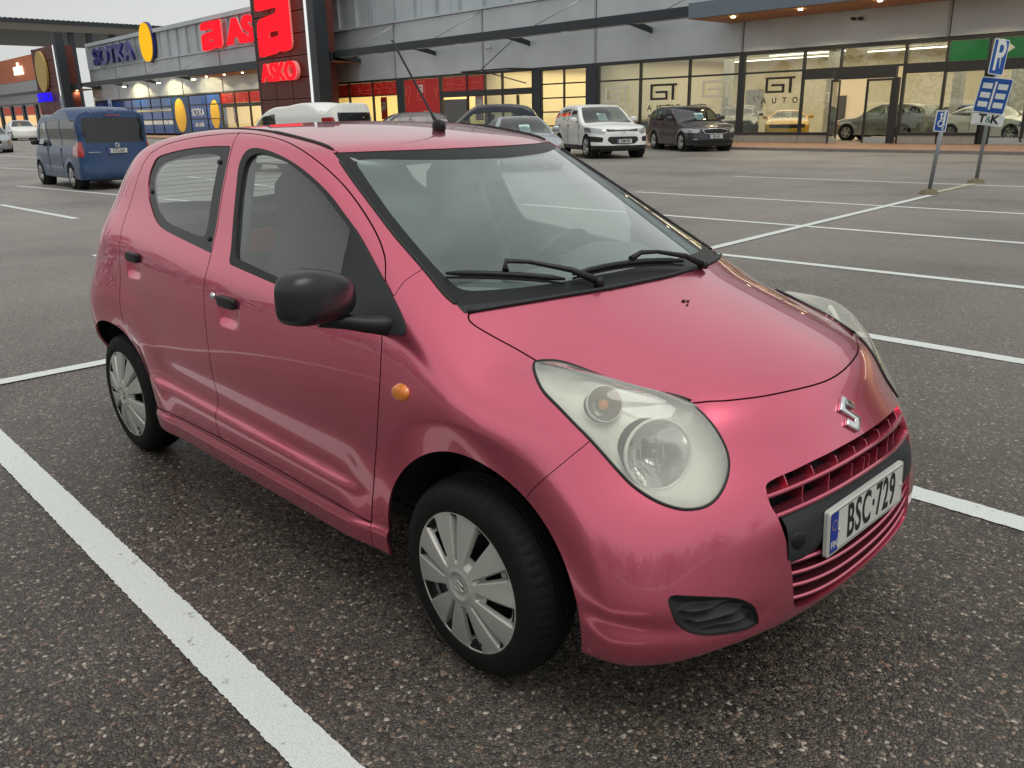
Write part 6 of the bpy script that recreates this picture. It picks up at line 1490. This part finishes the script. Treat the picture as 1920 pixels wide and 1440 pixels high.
for (a, b_) in (((-33.3, 6.4), (-29.5, 7.0)), ((-22.5, 4.06), (-14.2, 5.0)), ((-17.1, 2.34), (-13.2, 2.45)), ((-22, 8.2), (-14.5, 7.6)), ((-60, 9.5), (-42, 10.2)), ((-30, 2.7), (-20.5, 2.9))): ground_line(a, b_, .12)
# pavement in front of the shops: kerb step and terracotta pavers
PAV = mat('terracotta_pavers', (.34, .19, .12), .65, noise=(2.5, .25), bump=(25, .4, .006))
o = MB().box(-125, 20, -5.4, -.07, -.2, .10).build('pavement', PAV, None); o.location = org; o.rotation_euler = (0, 0, BA); tag(o, kind='structure')
o = MB().box(-125, 20, -5.55, -5.405, -.2, .105).build('kerb', mat('granite_kerb', (.26, .23, .21), .8, noise=(8, .2)), None); o.location = org; o.rotation_euler = (0, 0, BA); tag(o, kind='structure')
# ================================================================== SIGNS ON POSTS
GALV = mat('galvanised_post', (.30, .33, .34), .45, .55, noise=(5, .15)); SBL = mat('sign_blue', (.004, .075, .34), .5); SWH = mat('sign_white', S(222, 224, 222), .4)
FOOT = mat('yellow_grey_concrete', (.17, .145, .085), .9, noise=(20, .35), bump=(60, .5, .01))
def foot(parent, x, y): MB().lathe([(0, .10), (.08, .085), (.13, .06), (.17, .0)], (x, y, 0), (0, 0, 1), 12).build('concrete_foot', FOOT, parent)
def plate(name, parent, Mx, w_, h_, m, rim=True):
    o = MB().prism(rrect(w_/2, h_/2, .03), -.006, .0, Mx).build(name, SWH if rim else m, parent)
    if rim: MB().prism(rrect(w_/2-.018, h_/2-.018, .022), .0, .004, Mx).build('sign_face', m, o)
    return o
face = lambda x, y, z, rz, roll=0.: Matrix.Translation((x, y, z)) @ Matrix.Rotation(rz, 4, 'Z') @ Matrix.Rotation(roll, 4, 'Y') @ Matrix.Rotation(R(90), 4, 'X')
sp1 = empty('parking_sign', (-4.23, 13.82, 0), 0, 'small blue wheelchair sign on the nearer grey post at the end of the white line', 'sign')
top1 = (.10, 0, 1.42); MB().tube([(0, 0, .04), top1], .034, 12).build('post', GALV, sp1); foot(sp1, 0, 0)
pc = plate('sign_plate', sp1, face(-4.165+4.23, -.045, 1.235, R(40), R(4)), .21, .35, SBL)
b = MB(); Mw = face(-4.165+4.23, -.045, 1.235, R(40), R(4)) @ Matrix.Diagonal((.64, .68, 1, 1))
def ww(pts, t=.011): b.tube([tuple(Mw @ Vector((x, y, .007))) for x, y in pts], t, 6)
ww([(-.02, .13), (-.02, .0), (.055, -.01), (.075, -.09), (.10, -.09)]); ww([(-.02, .06), (.04, .06)]); ww([(.045*math.cos(a)*1.4-.01, -.06+.062*math.sin(a)*1.2) for a in [R(q) for q in range(100, 361, 20)]]); b.cyl(Mw @ Vector((-.02, .165, .004)), Mw @ Vector((-.02, .165, .009)), .022, n=14)
b.build('wheelchair_symbol', SWH, pc)
sp2 = empty('parking_sign', (-4.39, 16.7, 0), 0, 'taller post with blue P sign, blue car-row sign and white lettered plate below', 'sign')
MB().tube([(0, 0, .04), (.10, 0, 2.35)], .036, 12).build('post', GALV, sp2); foot(sp2, 0, 0)
RZ2 = R(10)
def pface(): return face(-4.29+4.39, -.05, 2.36, R(62), R(6))
def cface(cx, cz, rl=0.): return face(cx+4.39, -.05, cz, RZ2, R(rl))
q1 = plate('sign_plate', sp2, pface(), .36, .64, SBL)
text('parking_letter', 'P', .78, SWH, q1, pface() @ Matrix.Translation((0, .0, .006)), extrude=.003, sx=.62, bold=.012)
q2 = plate('sign_plate', sp2, cface(-4.30, 1.66, 8), .56, .66, SBL)
b = []
Mq = cface(-4.30, 1.66, 8)
MB().prism([(-.018, -.26), (.018, -.26), (.018, .26), (-.018, .26)], .004, .008, Mq).build('centre_bar', SWH, q2)
for sx_ in (-1, 1):
    for k in (-1, 0, 1): MB().prism([(sx_*.135-.085, k*.17-.05), (sx_*.135+.085, k*.17-.05), (sx_*.135+.085, k*.17+.05), (sx_*.135-.085, k*.17+.05)], .004, .008, Mq).build('bay_mark', SWH, q2)
q3 = plate('lettered_plate', sp2, cface(-4.33, 1.215, 7), .57, .215, SWH, False)
Mt = cface(-4.33, 1.215, 7)
text('plate_letters', 'T', .21, PBLK, q3, Mt @ Matrix.Translation((-.10, .01, .003)), extrude=.002, bold=.008); text('plate_letters', 'K', .21, PBLK, q3, Mt @ Matrix.Translation((.12, .01, .003)), extrude=.002, bold=.008)
text('plate_letters', '&', .17, mat('green_sign_letter', (.02, .20, .10), .5), q3, Mt @ Matrix.Translation((.012, .0, .003)), extrude=.002)
MB().prism([(-.2, -.085), (.2, -.085), (.2, -.078), (-.2, -.078)], .001, .003, Mt).build('small_print', mat('grey_print', (.25, .28, .30), .6), q3)
# small parking signs by the blue shop
for (u, z0, lab) in ((-83.8, 1.9, 'narrow blue parking sign on a post before the blue shop front'), (-98.6, 2.35, 'blue parking sign just above the van roof')):
    s_ = bthing('parking_sign', lab, 'sign', None, u, -7.5, 0); box('post', GALV, s_, -.04, .04, -.04, .04, 0, z0+1.9)
    f_ = box('sign_plate', SWH, s_, -.42, .42, -.08, -.05, z0+.85, z0+1.75); box('sign_face', SBL, s_, -.37, .37, -.086, -.081, z0+.9, z0+1.7)
    text('parking_letter', 'P', .8, SWH, s_, Matrix.Translation((0, -.09, z0+1.3)) @ Matrix.Rotation(R(90), 4, 'X'), extrude=.004, bold=.012)
    if u > -90:
        box('sign_plate', SWH, s_, -.42, .42, -.08, -.05, z0-.5, z0+.78); box('sign_face', SBL, s_, -.37, .37, -.086, -.081, z0-.45, z0+.73)
        for sx_ in (-.19, .19):
            for k in range(3): box('bay_mark', SWH, s_, sx_-.12, sx_+.12, -.092, -.087, z0-.36+k*.36, z0-.14+k*.36)
# ================================================================== TREES BEHIND THE CAMERA (seen only as reflections)
BARK = mat('tree_bark', (.07, .055, .045), .9, noise=(8, .4), bump=(20, .6, .02)); LEAF = mat('autumn_leaves', (.075, .075, .025), .7, noise=(3, .5)); PINE = mat('pine_needles', (.022, .040, .018), .8, noise=(3, .5))
def tree(x, y, h, r, seed, conifer, where):
    rd = random.Random(seed); t = empty('pine_tree' if conifer else 'birch_tree', (x, y, 0), 0, ('dark pine tree' if conifer else 'thinning birch tree')+' behind the camera, '+where+' of the row', 'tree', 'trees behind the camera')
    b = MB(); b.tube([(0, 0, 0), (.1, .05, h*.4), (.0, .1, h*.95)], [.20, .13, .03], 8)
    tips = []
    for k in range(16):
        z = h*(.28+.66*k/16); a = rd.uniform(0, 6.28); l = r*(1.1-.75*(k/16) if conifer else .65+.45*rd.random()*math.sin(math.pi*(k+3)/20)); tp = (l*math.cos(a), l*math.sin(a), z+(.1 if conifer else .5)*l); b.tube([(0, 0, z), (tp[0]*.5, tp[1]*.5, z+.3*l), tp], [.05, .03, .012], 5); tips.append((z, a, l, tp))
    b.build('trunk', BARK, t)
    V = []; F = []
    for (z, a, l, tp) in tips:
        for q in range(110):
            u = rd.random()**.6; c = Vector((tp[0]*u, tp[1]*u, z+(tp[2]-z)*u))+Vector((rd.gauss(0, .35), rd.gauss(0, .35), rd.gauss(0, .28)))
            s_ = rd.uniform(.07, .17); d1 = Vector((rd.gauss(0, 1), rd.gauss(0, 1), rd.gauss(0, 1))).normalized(); d2 = d1.orthogonal().normalized(); k = len(V)
            V += [c-d1*s_, c+d2*s_*.6, c+d1*s_, c-d2*s_*.6]; F.append((k, k+1, k+2, k+3))
    o = pyd('crown', V, F, PINE if conifer else LEAF, t); o['kind'] = 'stuff'; return t
def wood():
    rd = np.random.RandomState(9); VV = []
    for k in range(50):
        a = (-2.75+k*.052)*1.15+.2; rr_ = rd.uniform(38, 50); cx_, cy_ = rr_*math.cos(a), rr_*math.sin(a); h = rd.uniform(6, 9); con = k % 3 != 1; n = 650
        t = rd.rand(n); z = h*(.12+.88*t); rad = (3.0*(1.05-t) if con else 2.8*np.sin(np.pi*(.12+.85*t)))*np.sqrt(rd.rand(n)); th = rd.rand(n)*6.283
        c = np.stack([cx_+rad*np.cos(th), cy_+rad*np.sin(th), z], 1); d1 = rd.randn(n, 3); d1 /= np.linalg.norm(d1, axis=1, keepdims=True); d2 = np.cross(d1, rd.randn(n, 3)); d2 /= np.linalg.norm(d2, axis=1, keepdims=True)
        sz = rd.uniform(.12, .30, (n, 1)); VV.append(np.stack([c-d1*sz, c+d2*sz*.6, c+d1*sz, c-d2*sz*.6], 1).reshape(-1, 3))
    V = np.concatenate(VV); n = len(V)//4
    tag(pyd('distant_wood', V, np.arange(4*n).reshape(n, 4), PINE), 'low dark wood round the far side of the car park behind the camera', 'wood', kind='stuff')
names_ = ['far left end','second from the left','third from the left','fourth from the left','left of the middle','middle','right of the middle','fourth from the right','third from the right','second from the right','far right end']
for k, (x, y, h, r, cf) in enumerate(((-34, -24, 7, 2.2, 1), (-26, -27, 6, 2.2, 0), (-19, -25, 7, 2.0, 1), (-12, -29, 6, 2.4, 0), (-5, -26, 5.5, 2.4, 0), (3, -28, 7, 2.0, 1), (11, -25, 6, 2.6, 0), (20, -22, 7, 2.2, 1), (28, -14, 6, 2.4, 0), (33, -4, 8, 2.2, 1), (36, 6, 7, 2.6, 0))): tree(x, y, h, r, 100+k, cf, names_[k])

wood()
